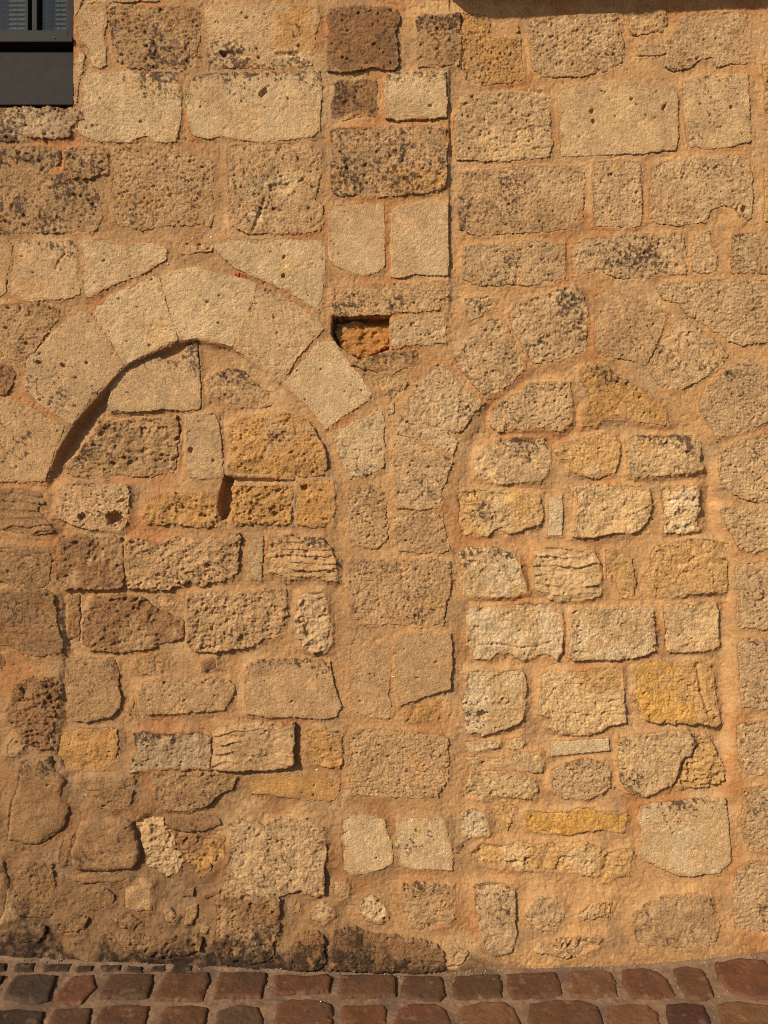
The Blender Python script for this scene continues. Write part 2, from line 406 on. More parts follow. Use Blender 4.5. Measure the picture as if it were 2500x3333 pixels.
# --- upper left, beside and under the window
S('00', 's B 3 0', '470 -90,850 -90,860 6,640 10,475 12', sec=('H', 0))
S('00', 's B 2 0', '394 -90,462 -90,440 18,402 96,396 40')
S('00', 's B 4 .15', '440 42,500 38,572 38,580 100,562 180,575 300,575 350,540 375,500 350,482 290,480 250,432 230,412 130', sec=('F', -.1))
S('00', 's A 5 0', '430 268,458 300,442 400,424 480,412 556,400 570,401 470,415 350')
S('00', 'p D 4 .55', '595 45,640 30,840 35,1000 35,1095 50,1100 110,1080 200,1060 290,1050 360,1000 375,760 370,690 362,630 330,605 250,590 120')
S('01', 's B 4 .12b', '-129 45,56 25,200 20,380 28,470 35,490 90,460 180,450 300,440 350,250 370,100 365,-60 365,-115 350,-130 250,-135 130', sec=('F', -.15),
  extra=[('cut', '01', '-60 275,60 278,110 300,60 310,-50 300', 7, 4), ('cut', '01', '240 285,380 275,370 300,250 305', 7, 4), ('pit', '01', '-40 290', 9, 1.3, 0), ('pit', '01', '150 310', 5, 1.2, 0)])
S('00', 's A 5 .05t', '450 430,480 400,600 390,760 388,900 388,950 395,965 450,980 510,980 600,965 700,950 765,880 768,830 760,790 730,740 745,700 770,620 765,540 760,480 745,440 730,410 690,440 640,440 520')
S('01', 's B 4 .12t', '-244 470,-200 420,-150 400,0 390,140 392,300 385,480 390,495 480,485 600,480 700,440 740,300 755,150 765,50 755,-50 735,-120 750,-200 730,-230 680,-240 600', sec=('A', 0),
  extra=[('pit', '01', '175 500', 8, 2.2, -.7), ('pit', '01', '275 425', 4, 1, 0), ('pit', '01', '310 530', 4, 1, 0), ('pit', '01', '60 545', 4, 1, 0)])
S('00', 'r E 8 .6', '-90 585,60 580,200 578,380 585,440 605,455 645,400 662,380 690,370 740,300 748,200 740,100 760,-90 765')
S('00', 'p D 4 .42', '-90 795,100 788,240 790,332 812,325 880,250 935,330 938,385 972,490 968,510 1000,530 1060,555 1120,550 1180,520 1240,480 1255,250 1255,100 1262,-90 1255')
S('00', 'p D 9 .5', '350 805,420 787,550 790,580 830,575 930,490 964,395 960,345 922,350 860')
S('00', 'g C 3 .12', '610 810,640 785,760 790,840 800,1000 810,1100 850,1150 870,1155 960,1150 1050,1160 1150,1140 1220,1000 1215,870 1230,760 1240,660 1220,600 1190,605 1130,640 1100,600 1050,600 960,610 880')
S('01', 'p C 4 .08', '-25 800,30 775,200 775,400 770,480 790,495 850,490 950,470 1030,450 1080,500 1110,505 1200,480 1240,400 1260,250 1262,170 1255,110 1262,60 1250,0 1210,-15 1140,-15 1000,-25 900', sec=('A', -.2),
  extra=[('crack', '01', '190 1060,160 1150,120 1250', 6, 10), ('cut', '01', '210 1000,320 980,330 1020,220 1035', 8, 4)])
S('00', 's C 4 0', '-90 1300,40 1300,65 1330,60 1420,30 1500,35 1580,0 1600,-90 1600')
S('00', 's B 4 .06t', '85 1310,130 1298,250 1305,390 1300,415 1330,410 1450,430 1540,430 1590,360 1610,200 1625,110 1620,80 1580,85 1450', extra=[('crack', '00', '350 1370,315 1410,300 1450', 5, 6)])
S('00', 's A 4 0', '440 1310,480 1290,600 1300,690 1330,780 1310,860 1320,900 1350,895 1400,840 1440,740 1490,640 1530,560 1560,500 1600,460 1605,445 1560,445 1440', sec=('B', -.1))
S('00', 'g C 1 0', '960 1315,1020 1300,1110 1310,1155 1330,1140 1360,1050 1365,1000 1390,960 1360')
S('01', 's A 4 0', '-75 1310,-40 1290,100 1295,300 1290,490 1300,515 1340,512 1430,500 1560,480 1675,440 1655,380 1615,280 1560,200 1520,110 1490,20 1440,-50 1385,-82 1340', extra=[('pit', '01', '285 1490', 7, 1.2, 1.2), ('pit', '01', '290 1390', 5, 1.6, -.8)])
# --- pier with the long straight edge
S('01', 'g J 11 .32 .25', '535 45,600 35,760 35,860 30,905 60,910 120,890 180,905 260,905 350,880 372,780 362,720 372,640 382,560 388,525 372,525 270,535 150,520 80')
S('01', 'p D 4 .5t', '1000 90,1040 75,1150 80,1240 75,1246 200,1240 355,1120 355,1015 360,1005 280,1010 180')
S('01', 'g F 4 .12', '1252 72,1380 85,1400 130,1390 190,1430 215,1540 200,1550 110,1560 200,1580 300,1585 430,1500 448,1350 455,1290 440,1262 390,1255 200', sec=('C', -.1))
S('01', 'r J -3 .75', '560 440,620 430,700 425,790 440,800 500,800 580,780 630,700 640,600 650,545 640,545 580,560 520', sec=('F', -.2))
S('01', 's A 9 .22t .3', '840 398,900 393,1000 388,1100 387,1165 390,1168 500,1168 630,1050 640,900 648,840 635,835 540')
S('01', 'p C 6 .55', '545 710,580 690,650 690,800 685,1000 675,1120 680,1165 700,1170 800,1170 930,1165 1020,1080 1035,950 1050,820 1065,650 1055,550 1050,545 950,550 850,545 780', sec=('F', -.1))
S('01', 'n B 4 0', '530 1130,580 1105,700 1095,820 1090,835 1110,835 1250,835 1440,800 1470,730 1490,640 1470,570 1440,530 1400,525 1250', sec=('A', 0))
S('01', 'n B 6 0 .4', '865 1150,900 1110,1000 1090,1100 1085,1178 1090,1180 1200,1180 1350,1180 1490,1080 1490,1000 1480,940 1500,865 1498,862 1350,865 1250', sec=('A', -.1))
S('11', 'g C 6 .38b', '550 230,650 215,900 205,1172 188,1176 270,1130 290,1130 345,1000 360,900 350,860 374,720 374,640 383,565 379,550 320')
S('11', 'g B 5 .12', '864 405,940 385,1000 380,1150 385,1162 440,1160 520,1080 530,950 540,870 555,864 500')
S('11', 'c Q -30 0', '580 424,680 415,780 430,856 440,858 540,760 580,700 606,640 590,590 520,575 460', sec=('F', -.3), label='bright ochre rock set deep inside the square putlog hole')
S('11', 'r D 4 .45t', '660 640,720 600,850 572,1000 570,1010 600,1000 650,900 680,800 690,740 670')
S('11', 'r C 1 .15', '790 720,860 700,940 715,955 750,920 800,870 820,820 800')
S('11', 'g B 1 0', '845 860,880 845,885 900,850 915')
# --- beside and below the left arch
S('10', 'p D 4 .05', '-90 320,50 315,200 310,320 340,320 390,240 490,180 580,100 620,-90 615', sec=('C', -.1))
S('10', 'r J 3 .3', '-90 630,60 645,80 690,70 750,40 800,-90 825', sec=('F', -.2))
S('10', 'f L 4 .1', '-90 1300,100 1310,210 1330,240 1400,200 1420,270 1500,285 1540,240 1550,140 1570,60 1550,-90 1530')
S('20', 'r L 4 .08', '-90 300,60 295,240 300,275 310,270 400,265 500,200 520,80 515,40 480,-90 470')
S('20', 'r L 8 .08 .7', '-90 540,100 530,240 530,290 560,300 680,340 800,330 870,240 885,130 880,80 850,30 830,-90 820')
S('20', 'c J 9 .1 .6', '70 1050,150 1000,300 1000,320 1060,300 1160,280 1300,280 1390,200 1400,130 1350,90 1280,30 1230,30 1180,60 1120')
S('20', 'b D 9 0', '40 1370,80 1330,135 1360,130 1400,90 1425,35 1420')
S('20', 'r J 2 0', '-90 885,20 880,30 940,10 960,-90 965')
S('30', 'b L 15 .12t .4', '110 240,180 225,270 220,290 290,340 350,330 440,365 490,360 580,300 640,220 690,120 690,35 680,40 610,50 480,90 380,100 300')
S('30', 'r L 9 .1 .5', '90 800,170 790,280 800,290 870,300 950,290 1080,220 1090,100 1080,80 1000,85 900')
S('30', 'b L 11 .1 .5', '-90 780,10 790,45 900,35 1040,10 1110,-90 1130')
# --- left arch ring
VL = dict(name='voussoir', group='L')
S('10', 's C 6 .04', '-90 850,60 840,150 860,250 920,350 975,310 1070,270 1180,245 1270,100 1275,-90 1275', sec=('C', -.1), **VL)
S('10', 's B 6 .02', '130 640,200 570,320 440,440 355,480 365,560 480,650 610,670 640,600 720,500 810,430 900,390 960,330 930,210 850,140 780,150 700', extra=[('pit', '10', '340 645', 7, 1, 0), ('pit', '10', '465 632', 5, 1, 0), ('pit', '10', '210 630', 7, 1.4, 0)], sec=('B', -.1), **VL)
S('10', 's A 6 0', '500 350,600 270,700 220,820 170,860 180,890 290,930 410,960 510,840 560,740 610,690 640,640 570,560 450', extra=[('pit', '10', '805 538', 5, 1, 0), ('pit', '10', '895 450', 3, 1, 0)], **VL)
S('10', 's A 6 0', '875 170,920 140,1060 115,1180 150,1300 175,1385 205,1370 280,1310 430,1250 545,1150 515,1070 500,975 510,930 400,890 260', sec=('A', -.2), extra=[('pit', '10', '1120 302', 4, 2, 0), ('pit', '10', '1185 268', 4, 1, 0), ('pit', '10', '1180 415', 4, 1.4, 0)], **VL)
S('11', 's B 6 .12', '155 225,240 245,350 310,470 390,500 450,440 520,350 620,290 725,270 740,170 640,20 560,60 430,110 300', sec=('B', -.1), extra=[('crack', '11', '20 545,180 548,330 550,420 545', 2.5, 3), ('crack', '11', '180 648,330 646', 2.5, 3)], **VL)
S('11', 's A 6 0', '480 520,560 515,620 600,700 700,765 800,740 840,640 900,515 990,430 880,290 740,380 640', extra=[('pit', '11', '402 832', 4, 1, 0), ('pit', '11', '652 755', 3, 1, 0)], **VL)
S('11', 'g A 5 .1', '545 1020,600 990,700 940,820 890,830 950,830 1100,830 1190,760 1230,640 1265,600 1160,570 1080', sec=('A', -.2), **VL)
# --- left arch infill
S('10', 's B 17 .16t .8', '600 740,640 690,700 640,800 610,850 590,880 620,980 610,1000 560,1020 530,1060 520,1070 580,1080 700,1085 830,1080 880,990 890,870 880,780 895,600 890,585 860,590 800', sec=('E', 0))
S('10', 'r C 4 .45t', '1110 720,1150 690,1230 660,1320 680,1390 750,1460 790,1490 850,1440 870,1300 875,1200 840,1130 800')
S('10', 'c D 14 .38l', '340 1190,440 1110,480 1040,540 940,620 950,700 930,850 930,960 910,970 1000,960 1120,940 1230,820 1240,640 1245,480 1250,390 1255')
S('10', 's B 11 0', '1005 920,1100 900,1160 910,1180 960,1195 1050,1200 1170,1205 1250,1140 1260,1020 1250,1005 1180,1005 1050', sec=('E', 0), extra=[('pit', '10', '1028 1105', 8, 1.1, 1.3), ('pit', '10', '1150 1162', 5, 1, 0)])
S('11', 'r F 14 .02 .6', '-15 960,60 930,200 900,320 910,400 930,440 970,490 1050,530 1160,520 1240,440 1240,350 1250,340 1262,200 1255,20 1245,-20 1200,0 1100,-15 1020', sec=('C', -.2),
  extra=[('cut', '11', '-20 1190,100 1170,180 1150,330 1230,350 1270,0 1270', 9, 12)])
S('10', 'p C 12 .03', '310 1310,400 1280,550 1280,680 1290,695 1330,690 1400,695 1480,660 1540,560 1535,480 1540,380 1500,290 1465,290 1420,320 1370', sec=('B', -.1), extra=[('pit', '10', '615 1470', 20, 1.2, 0), ('pit', '10', '440 1462', 11, 1, 0)])
S('10', 'c F 9 .05 .5', '770 1450,800 1370,860 1340,1050 1340,1165 1330,1165 1400,1150 1440,1190 1480,1170 1520,1040 1510,900 1500,790 1500', sec=('J', -.3))
S('11', 'c F 9 .03', '10 1300,100 1280,250 1285,330 1300,340 1400,330 1500,250 1510,120 1500,12 1510,8 1420', sec=('C', -.2))
S('11', 'r F 7 0', '355 1270,440 1260,570 1270,570 1350,560 1450,550 1520,420 1525,360 1500,350 1400', extra=[('pit', '11', '402 1306', 9, 1.3, 1.2)])
S('20', 'c D 12 .1 .5', '320 250,420 235,560 240,655 250,660 350,665 450,660 525,560 530,440 525,340 525,300 470,300 400,320 330', sec=('J', -.1))
S('20', 'c C 14 .06 .5', '680 260,720 250,850 270,960 240,1100 260,1200 250,1290 230,1300 270,1285 350,1280 450,1200 490,1130 480,1100 515,1030 480,980 510,900 525,830 530,690 525,675 420', sec=('D', -.1))
S('20', 's E 6 0', '1345 240,1420 235,1420 330,1410 480,1350 475,1340 360')
S('21', 'f C 14 .08t', '205 260,330 230,370 250,500 250,540 300,580 390,570 480,520 490,440 450,320 475,250 440,205 430,200 350')
S('20', 'c J 14 .12 .5', '450 640,500 570,600 560,760 560,830 620,900 660,980 700,990 790,960 800,870 830,760 860,600 870,490 855,440 800,440 720', sec=('D', -.1))
S('20', 'r J 3 0', '370 560,430 560,430 700,430 800,390 830,360 800,365 680', sec=('F', -.1))
S('20', 'r C 3 0', '840 570,900 560,960 590,930 620,850 615')
S('20', 'c C 13 .06 .6', '990 560,1060 545,1250 545,1400 535,1540 530,1550 600,1540 700,1500 770,1420 810,1300 850,1240 855,1100 870,1030 850,1000 800,1005 700', sec=('E', -.1))
S('21', 'c B 13 .03', '380 560,430 540,500 545,520 620,545 700,550 790,520 860,450 870,400 850,380 800,345 740,350 650,365 600', sec=('A', 0))
S('20', 'r D 12 .06 .6', '340 910,420 900,560 900,620 910,640 980,650 1100,655 1170,600 1220,460 1245,390 1220,370 1150,345 1050,345 960', sec=('J', -.1))
S('20', 'r D 4 0', '720 920,780 890,850 880,880 930,850 985,770 990,720 960', sec=('F', 0))
S('20', 'b J 11 0', '1090 920,1150 895,1170 900,1165 950,1120 970,1090 965')
S('20', 'r C 13 0 .7', '740 1050,820 1020,950 1020,990 1010,1060 1000,1150 1000,1240 1020,1275 1060,1240 1130,1210 1180,1100 1190,950 1200,800 1205,760 1170,740 1100', sec=('F', -.1))
S('20', 'b D 6 0', '680 1180,720 1120,725 1180,700 1210')
S('21', 's C 10 .04t .6', '85 940,150 910,300 905,400 910,540 920,545 980,560 1050,600 1160,570 1215,480 1230,360 1215,200 1220,90 1200,75 1100,75 1000', sec=('B', -.2))
S('20', 'r F 7 0', '310 1320,380 1290,500 1285,630 1290,640 1380,620 1460,560 1500,420 1510,340 1500,300 1420')
S('20', 'r E 13 .14t', '720 1310,800 1300,900 1310,1060 1300,1140 1330,1140 1420,1130 1505,980 1505,850 1500,790 1510,710 1510,700 1470,730 1400', sec=('D', -.2))
S('21', 'f C 22 .03 .1', '-98 1300,-30 1270,100 1260,250 1255,345 1255,345 1350,340 1480,300 1495,150 1510,50 1505,-60 1500,-98 1500,-92 1400', sec=('B', -.1))
S('21', 'r F 5 0', '415 1290,500 1270,600 1300,605 1400,590 1490,500 1490,415 1470', sec=('C', 0))
S('20', 'b L 10 .15 .6', '420 1570,480 1545,600 1550,720 1540,725 1580,640 1620,540 1625,440 1610')
S('30', 'r L 8 0 .6', '500 420,600 400,720 400,700 470,620 510,520 490')
S('30', 'r D 12 .05 .6', '825 310,950 305,1150 310,1290 320,1260 380,1180 430,1100 490,1000 510,900 510,850 470,830 400', sec=('J', -.1))
S('31', 's F 4 0', '85 340,200 320,400 310,500 320,590 360,590 420,560 450,450 450,340 440,200 420,110 415', sec=('H', -.1))
S('30', 'b L 14 .2 .3', '900 540,980 530,1100 530,1180 550,1190 580,1150 610,1030 630,930 615,890 580')
S('30', 'b L 24 .08 .25', '430 580,520 555,640 555,700 580,720 630,750 700,750 770,710 830,600 830,500 840,400 830,380 750,400 680')
S('30', 'b L 8 0', '330 700,360 640,400 630,380 690,350 790,325 780')
S('30', 'b L 9 0 .6', '340 850,450 850,600 850,700 840,690 880,600 900,450 895,350 880')
S('30', 'c B 5 0', '710 570,780 540,820 530,880 540,890 590,940 640,950 700,1000 780,960 830,900 860,860 820,800 800,790 740,770 680,740 630', sec=('F', -.1))
S('30', 'c J 1 0', '950 660,1060 640,1180 640,1225 660,1215 760,1140 830,1060 850,1000 790', sec=('F', 0))
S('30', 'b L 9 0 .5', '1090 965,1150 940,1190 932,1182 960,1110 985')
S('30', 'b L 8 0 .5', '975 935,1050 925,1042 968,985 975')
S('30', 'b D 9 0 .5', '1078 1142,1130 1140,1112 1170,1080 1166')
S('30', 'r L 8 .1 .5', '300 1090,400 1070,470 1090,460 1150,380 1175,310 1150')
S('30', 'r L 7 .1 .5', '610 1080,700 1075,760 1110,720 1150,640 1140')
S('30', 'r L 8 .2 .5', '60 1130,200 1120,250 1150,220 1210,90 1220,40 1180')
S('31', 'b L 6 0 .6', '1220 690,1245 690,1240 740,1215 735')
S('31', 'r C 5 0 .6', '1150 1250,1230 1240,1280 1280,1250 1340,1170 1340')
S('30', 'r F 3 0', '1060 830,1130 800,1140 830,1080 855')
S('31', 'r B 12 .08 .6', '0 570,60 555,120 570,180 590,240 550,350 548,440 560,500 600,520 680,515 780,510 880,510 960,470 980,380 940,280 960,200 985,100 965,0 950,-40 930,-10 860,-5 720', sec=('C', -.2))
# --- foot of the wall, middle
S('31', 's A 4 .03', '600 560,640 520,740 530,830 555,840 610,870 680,875 790,800 830,720 850,650 850,610 820,600 700,605 640')
S('31', 's A 4 .03', '900 560,960 545,1060 550,1130 545,1165 570,1170 650,1200 730,1195 830,1100 825,1000 820,900 805,895 700')
S('31', 'r C 6 .38t', '940 910,1000 890,1100 900,1190 920,1200 1000,1210 1090,1170 1130,1060 1145,980 1130,930 1060,920 980')
S('31', 'c A 8 .08', '710 970,750 950,800 980,840 1040,860 1100,800 1125,740 1105,700 1060')
S('31', 'b C 11 0', '560 890,610 880,640 920,635 970,590 990,560 960')
S('31', 'r B 8 .05', '430 1050,500 1000,555 1020,560 1080,500 1120,440 1100')
S('31', 'b F 4 0', '350 990,380 1000,375 1060,340 1060')
S('30', 'c D 13 .2b .6', '1170 980,1250 960,1400 970,1510 990,1510 1060,1500 1160,1480 1240,1480 1320,1380 1340,1200 1310,1160 1250,1170 1160,1180 1060', sec=('J', 0))
S('31', 'r J 12 .5 .6', '345 1200,400 1165,480 1170,515 1200,500 1260,510 1340,480 1370,340 1370,310 1330,320 1260')
S('31', 'r J 14 .5 .5', '560 1170,600 1150,680 1150,760 1180,860 1190,950 1200,1050 1215,1120 1240,1150 1290,1165 1370,1000 1385,800 1380,600 1375,550 1360,545 1260', sec=('F', -.4))
S('30', 'c L 12 .15 .6', '560 1190,640 1180,800 1190,950 1190,1040 1180,1095 1200,1080 1260,1000 1290,880 1300,760 1280,620 1230')
S('30', 'b D 12 0 .5', '670 940,740 910,820 915,840 980,820 1050,740 1060,680 1040', sec=('C', 0))
S('30', 'b D 10 0 .5', '880 1040,920 1030,950 1080,940 1120,900 1110')
S('30', 'b D 10 0 .5', '1010 1040,1060 1020,1060 1080,1030 1125,1000 1120')
S('30', 'r L 6 0 .6', '440 940,560 930,620 960,610 1020,500 1040,430 1020')
# --- pier between the arches
S('21', 'g C 2 .03', '640 -20,700 -37,800 -30,840 15,838 120,855 210,840 280,780 310,700 300,640 260,640 120')
S('11', 'g B 5 .2', '885 1040,960 1040,1060 1090,1160 1130,1200 1170,1170 1260,1140 1330,1135 1420,1000 1425,895 1410,890 1250,880 1130')
S('21', 'g C 3 .03', '885 120,960 105,1100 105,1150 130,1160 220,1185 310,1150 330,1020 330,900 320,880 220', sec=('H', -.2))
S('21', 'g C 4 .06', '640 370,760 365,900 365,1100 365,1190 380,1190 470,1180 570,1160 640,1150 720,1000 730,850 715,720 720,650 690,635 580,640 470')
S('21', 's C 3 0', '650 820,690 770,740 800,860 850,865 950,855 1100,870 1160,850 1220,760 1220,680 1190,650 1120,645 950')
S('21', 's C 9 0 .4', '885 790,960 760,1080 765,1190 765,1195 900,1190 1070,1100 1090,1000 1130,915 1155,890 1080,890 950')
S('21', 'r F 1 0', '930 1190,1000 1150,1080 1150,1140 1130,1135 1200,1100 1240,1000 1240,930 1260')
S('31', 'g C 4 .02', '640 110,700 75,800 65,950 80,1100 90,1175 110,1180 230,1165 350,1120 430,950 440,780 430,650 420,630 320,635 200')
# --- upper right
S('02', 'g B 4 .1', '370 130,400 100,550 90,700 85,850 75,860 150,880 240,870 340,800 380,680 410,450 415,390 380,370 260', sec=('C', 0))
S('02', 'r C 1 .05', '910 60,1000 50,1100 60,1110 170,1020 180,920 190')
S('02', 'g B 3 .05', '1180 100,1210 80,1400 60,1540 60,1560 200,1550 340,1460 345,1380 360,1360 300,1290 320,1240 360,1150 380,1100 360,1110 290,960 300,960 240,1080 240,1140 200', sec=('C', 0), extra=[('pit', '02', '1275 315', 5, 1, 0), ('pit', '02', '1315 212', 4, 1, 0)])
S('02', 'g B 4 .1', '-35 620,0 550,30 510,150 500,300 490,450 475,478 510,480 640,495 780,480 850,380 860,200 872,30 860,-20 860,-40 760,-40 680', sec=('H', -.2))
S('02', 's B 4 0', '530 520,560 460,640 450,840 435,1000 450,1140 465,1175 520,1170 650,1175 740,1160 810,1000 825,800 835,600 845,545 840,540 700,530 600', sec=('H', 0),
  extra=[('pit', '02', '718 655', 6.5, 1, 0), ('pit', '02', '924 534', 5.5, 1.2, 0), ('pit', '02', '712 598', 7, 1.6, -.5), ('pit', '02', '762 490', 3.5, 1, 0), ('pit', '02', '805 532', 3.5, 1, 0), ('pit', '02', '1000 620', 3.5, 1, 0), ('pit', '02', '1100 580', 6, 2.5, -1)])
S('02', 's B 4 .03', '1205 430,1260 410,1400 405,1550 400,1555 550,1565 760,1480 790,1320 805,1230 785,1210 640', sec=('H', 0), extra=[('pit', '02', '1462 578', 6, 1, 0), ('pit', '02', '1348 664', 3.5, 1.4, 0)])
S('02', 'g C 4 .3l', '20 930,150 905,350 895,600 890,665 890,670 1000,660 1180,600 1230,500 1250,300 1260,100 1270,-5 1240,-15 1130,0 1020', sec=('B', 0))
S('02', 'g B 4 .12', '715 870,850 860,970 870,970 1000,975 1150,970 1220,850 1225,730 1215,715 1100')
S('02', 'g B 4 .15', '1040 900,1150 850,1300 845,1440 840,1550 850,1575 950,1575 1180,1520 1200,1490 1130,1430 1110,1350 1130,1320 1200,1200 1215,1060 1210,1020 1180,1020 1040', sec=('C', 0), extra=[('pit', '02', '1530 1130', 9, 1.2, -.5), ('pit', '02', '1492 1130', 6, 1.2, -.5)])
S('02', 'g B 4 .4', '10 1330,150 1320,350 1300,560 1310,570 1400,560 1500,480 1535,250 1540,60 1540,15 1500')
S('02', 'g B 4 .42m', '605 1310,680 1280,900 1265,1200 1255,1215 1350,1210 1480,1060 1485,980 1505,850 1500,740 1460,610 1480,600 1400')
S('02', 'g B 3 .25', '1265 1260,1345 1250,1350 1320,1385 1370,1380 1470,1300 1480,1255 1460,1255 1380')
S('02', 'g B 3 .3l', '1470 1270,1580 1250,1640 1300,1780 1300,1780 1480,1600 1475,1470 1475,1460 1380')
S('12', 'g B 4 .08', '1050 220,1120 190,1400 185,1659 185,1780 190,1780 520,1600 520,1530 535,1450 510,1330 430,1210 360,1180 310,1090 290', sec=('H', -.2))
S('12', 'g B 3 .12', '25 280,130 270,200 290,150 340,120 380,40 420,25 380')
S('02', 'g O 3 0', '1640 340,1790 340,1790 620,1650 610')
S('02', 'g O 3 0', '1646 900,1790 880,1790 1180,1650 1190')
# --- right arch ring
VR = dict(name='voussoir', group='R')
S('11', 'g B 2 .16', '890 960,940 860,1010 750,1060 680,1110 635,1160 640,1240 740,1370 850,1310 920,1260 1000,1180 1010,1225 1060,1200 1130,1100 1090,990 1040,900 1010', sec=('A', -.2), **VR)
S('11', 'g B 4 .2', '1210 600,1290 500,1390 400,1450 395,1490 430,1530 520,1600 650,1560 700,1450 790,1390 830,1290 720,1215 640', **VR)
S('12', 'g B 4 .35r', '250 360,330 300,480 250,600 215,650 230,680 330,680 450,670 570,560 600,400 640,350 590,300 480,270 410', sec=('C', 0), **VR)
S('12', 'g C 4 .2', '730 260,790 230,880 260,1000 300,1110 360,1080 480,1040 580,1000 650,900 610,780 600,730 560,725 420', **VR)
S('12', 'g B 4 .12', '1170 400,1210 380,1260 430,1400 520,1440 590,1400 650,1310 720,1200 775,1080 760,1020 680,1060 600,1100 500', **VR)
S('12', 'g B 4 .08', '1290 860,1330 760,1440 660,1560 610,1650 680,1780 760,1720 900,1660 950,1540 1000,1420 1030,1380 1060,1340 960', sec=('C', -.2), **VR)
S('12', 'g B 4 .08', '1400 1110,1500 1060,1659 1010,1780 1000,1780 1390,1600 1380,1500 1360,1410 1300,1400 1210', sec=('H', -.3), **VR)
S('22', 'g B 4 .08', '1405 90,1540 85,1780 80,1780 280,1640 310,1580 335,1500 320,1470 240,1420 170', sec=('H', -.3), **VR)
# --- right arch infill
S('12', 'g B 14 .2l', '170 890,220 840,300 790,380 740,480 730,590 735,600 830,600 960,540 1000,400 985,200 1000,165 970')
S('12', 'g F 13 .3t', '650 660,720 630,790 640,830 700,920 740,1000 780,1060 840,1110 880,1130 970,1060 970,900 940,790 930,740 970,660 975,655 900,700 840,690 780,650 730', sec=('O', -.2))
S('12', 'r H 13 .18t', '70 1150,130 1090,220 1040,330 1040,450 1045,480 1100,475 1200,440 1270,330 1285,180 1285,80 1240,60 1190', sec=('B', 0))
S('12', 'r O 11 0', '520 1080,620 1040,760 1010,830 1020,860 1080,850 1170,830 1230,740 1255,650 1240,580 1210,600 1160,540 1150,510 1110', sec=('I', -.3))
S('12', 'p H 15 .06t', '895 1050,960 1020,1100 1025,1280 1020,1300 1080,1290 1150,1310 1200,1250 1225,1100 1235,940 1250,905 1230,900 1120', sec=('O', -.3))
S('12', 'r O 13 .18l', '-15 1340,50 1315,250 1325,430 1345,440 1440,430 1500,340 1530,270 1560,200 1520,140 1570,0 1555,-10 1450', sec=('H', -.1))
S('12', 'n I 9 0', '475 1360,550 1350,552 1450,550 1568,472 1568', label='slim upright pale cut block wedged in the right arch infill')
S('12', 'r H 13 0', '580 1300,650 1295,800 1290,920 1290,1020 1320,1030 1400,1010 1480,960 1540,800 1560,700 1580,600 1575,600 1530,630 1470,640 1380', sec=('O', 0))
S('12', 'c I 14 0', '1080 1310,1180 1290,1290 1300,1285 1400,1280 1500,1285 1530,1180 1560,1110 1545,1110 1460,1100 1400', sec=('H', 0))
S('22', 'r H 13 .14t', '-15 330,30 300,150 295,280 330,330 400,340 480,360 550,250 570,100 570,20 560,0 500,-10 470,30 420,-10 400', sec=('I', -.1))
S('22', 'f H 14 0', '400 320,480 300,640 315,720 320,750 370,750 440,760 520,750 570,640 590,480 590,470 560,400 530,400 430,390 380')
S('22', 'r O 7 .03', '790 310,860 320,920 360,940 450,940 580,870 575,840 500,790 480,780 390', sec=('C', 0))
S('22', 'r O 13 .03t', '1060 290,1200 270,1300 255,1440 280,1435 400,1435 540,1300 550,1150 570,1050 555,1000 480,1040 400,1030 340', sec=('H', -.1))
S('22', 'r H 15 0', '30 670,50 630,200 625,320 605,480 610,545 660,550 780,545 860,520 910,490 890,420 870,380 900,340 910,260 870,200 870,160 910,70 900,60 860,30 830', sec=('I', 0),
  extra=[('crack', '22', '100 830,200 825,330 845,430 835', 5, 6)])
S('22', 'p H 19 0 .6', '590 650,640 630,800 630,950 620,1040 640,1050 760,1050 860,1000 890,900 905,780 910,680 905,610 915,585 880,600 780,590 720', sec=('I', -.2))
S('22', 'r H 13 0', '1100 620,1200 600,1380 600,1390 700,1400 840,1330 860,1200 875,1130 870,1105 840,1110 740', sec=('O', -.2))
S('22', 'p H 14 .12l', '40 980,120 955,220 980,330 960,355 1040,350 1180,320 1250,220 1290,120 1320,40 1300,20 1230,10 1150,30 1060', sec=('I', -.1), extra=[('pit', '22', '120 1205', 13, 1.4, 0)])
S('22', 'p H 15 0', '430 1000,480 970,640 975,800 950,870 960,880 1080,890 1250,800 1265,760 1290,670 1320,540 1310,480 1270,490 1230,430 1200,430 1100', sec=('O', -.2))
S('22', 'r G 15 0 .8', '940 960,1000 920,1150 930,1290 915,1350 940,1375 1040,1390 1160,1410 1250,1380 1270,1300 1250,1200 1255,1060 1250,980 1220,930 1120,960 1060', sec=('O', 0), extra=[('crack', '22', '1280 930,1300 1080,1340 1200', 8, 12)], label='large smooth yellow stone in the right arch infill')
S('22', 'r H 8 0', '25 1355,100 1350,210 1360,200 1380,110 1400,70 1425,30 1400', sec=('I', 0))
S('22', 'r H 9 0', '270 1350,330 1330,345 1365,330 1385,285 1395,262 1380', sec=('I', 0))
S('22', 'n I 11 0', '485 1350,800 1335,805 1400,490 1430')
S('22', 'r H 10 0', '40 1440,200 1440,300 1410,420 1415,450 1470,440 1520,340 1510,200 1490,60 1500', sec=('B', 0))
S('32', 'r H 11 0', '60 303,180 293,340 298,400 340,420 400,380 445,250 440,180 430,100 445,10 440,20 390,50 340', sec=('O', -.3))
S('32', 'g B 11 .3t', '490 300,560 260,640 235,770 240,810 300,810 380,760 420,680 445,560 440,490 410,480 350')
S('32', 'r B 12 .25l', '860 130,960 100,1100 85,1230 85,1270 150,1240 210,1190 250,1150 370,1080 400,1000 430,900 410,870 340,860 260', sec=('H', -.1))
S('32', 'c O 11 0', '1244 82,1310 110,1350 130,1390 190,1420 270,1410 340,1330 380,1180 395,1154 372,1197 257,1248 217,1277 152', sec=('G', -.2))
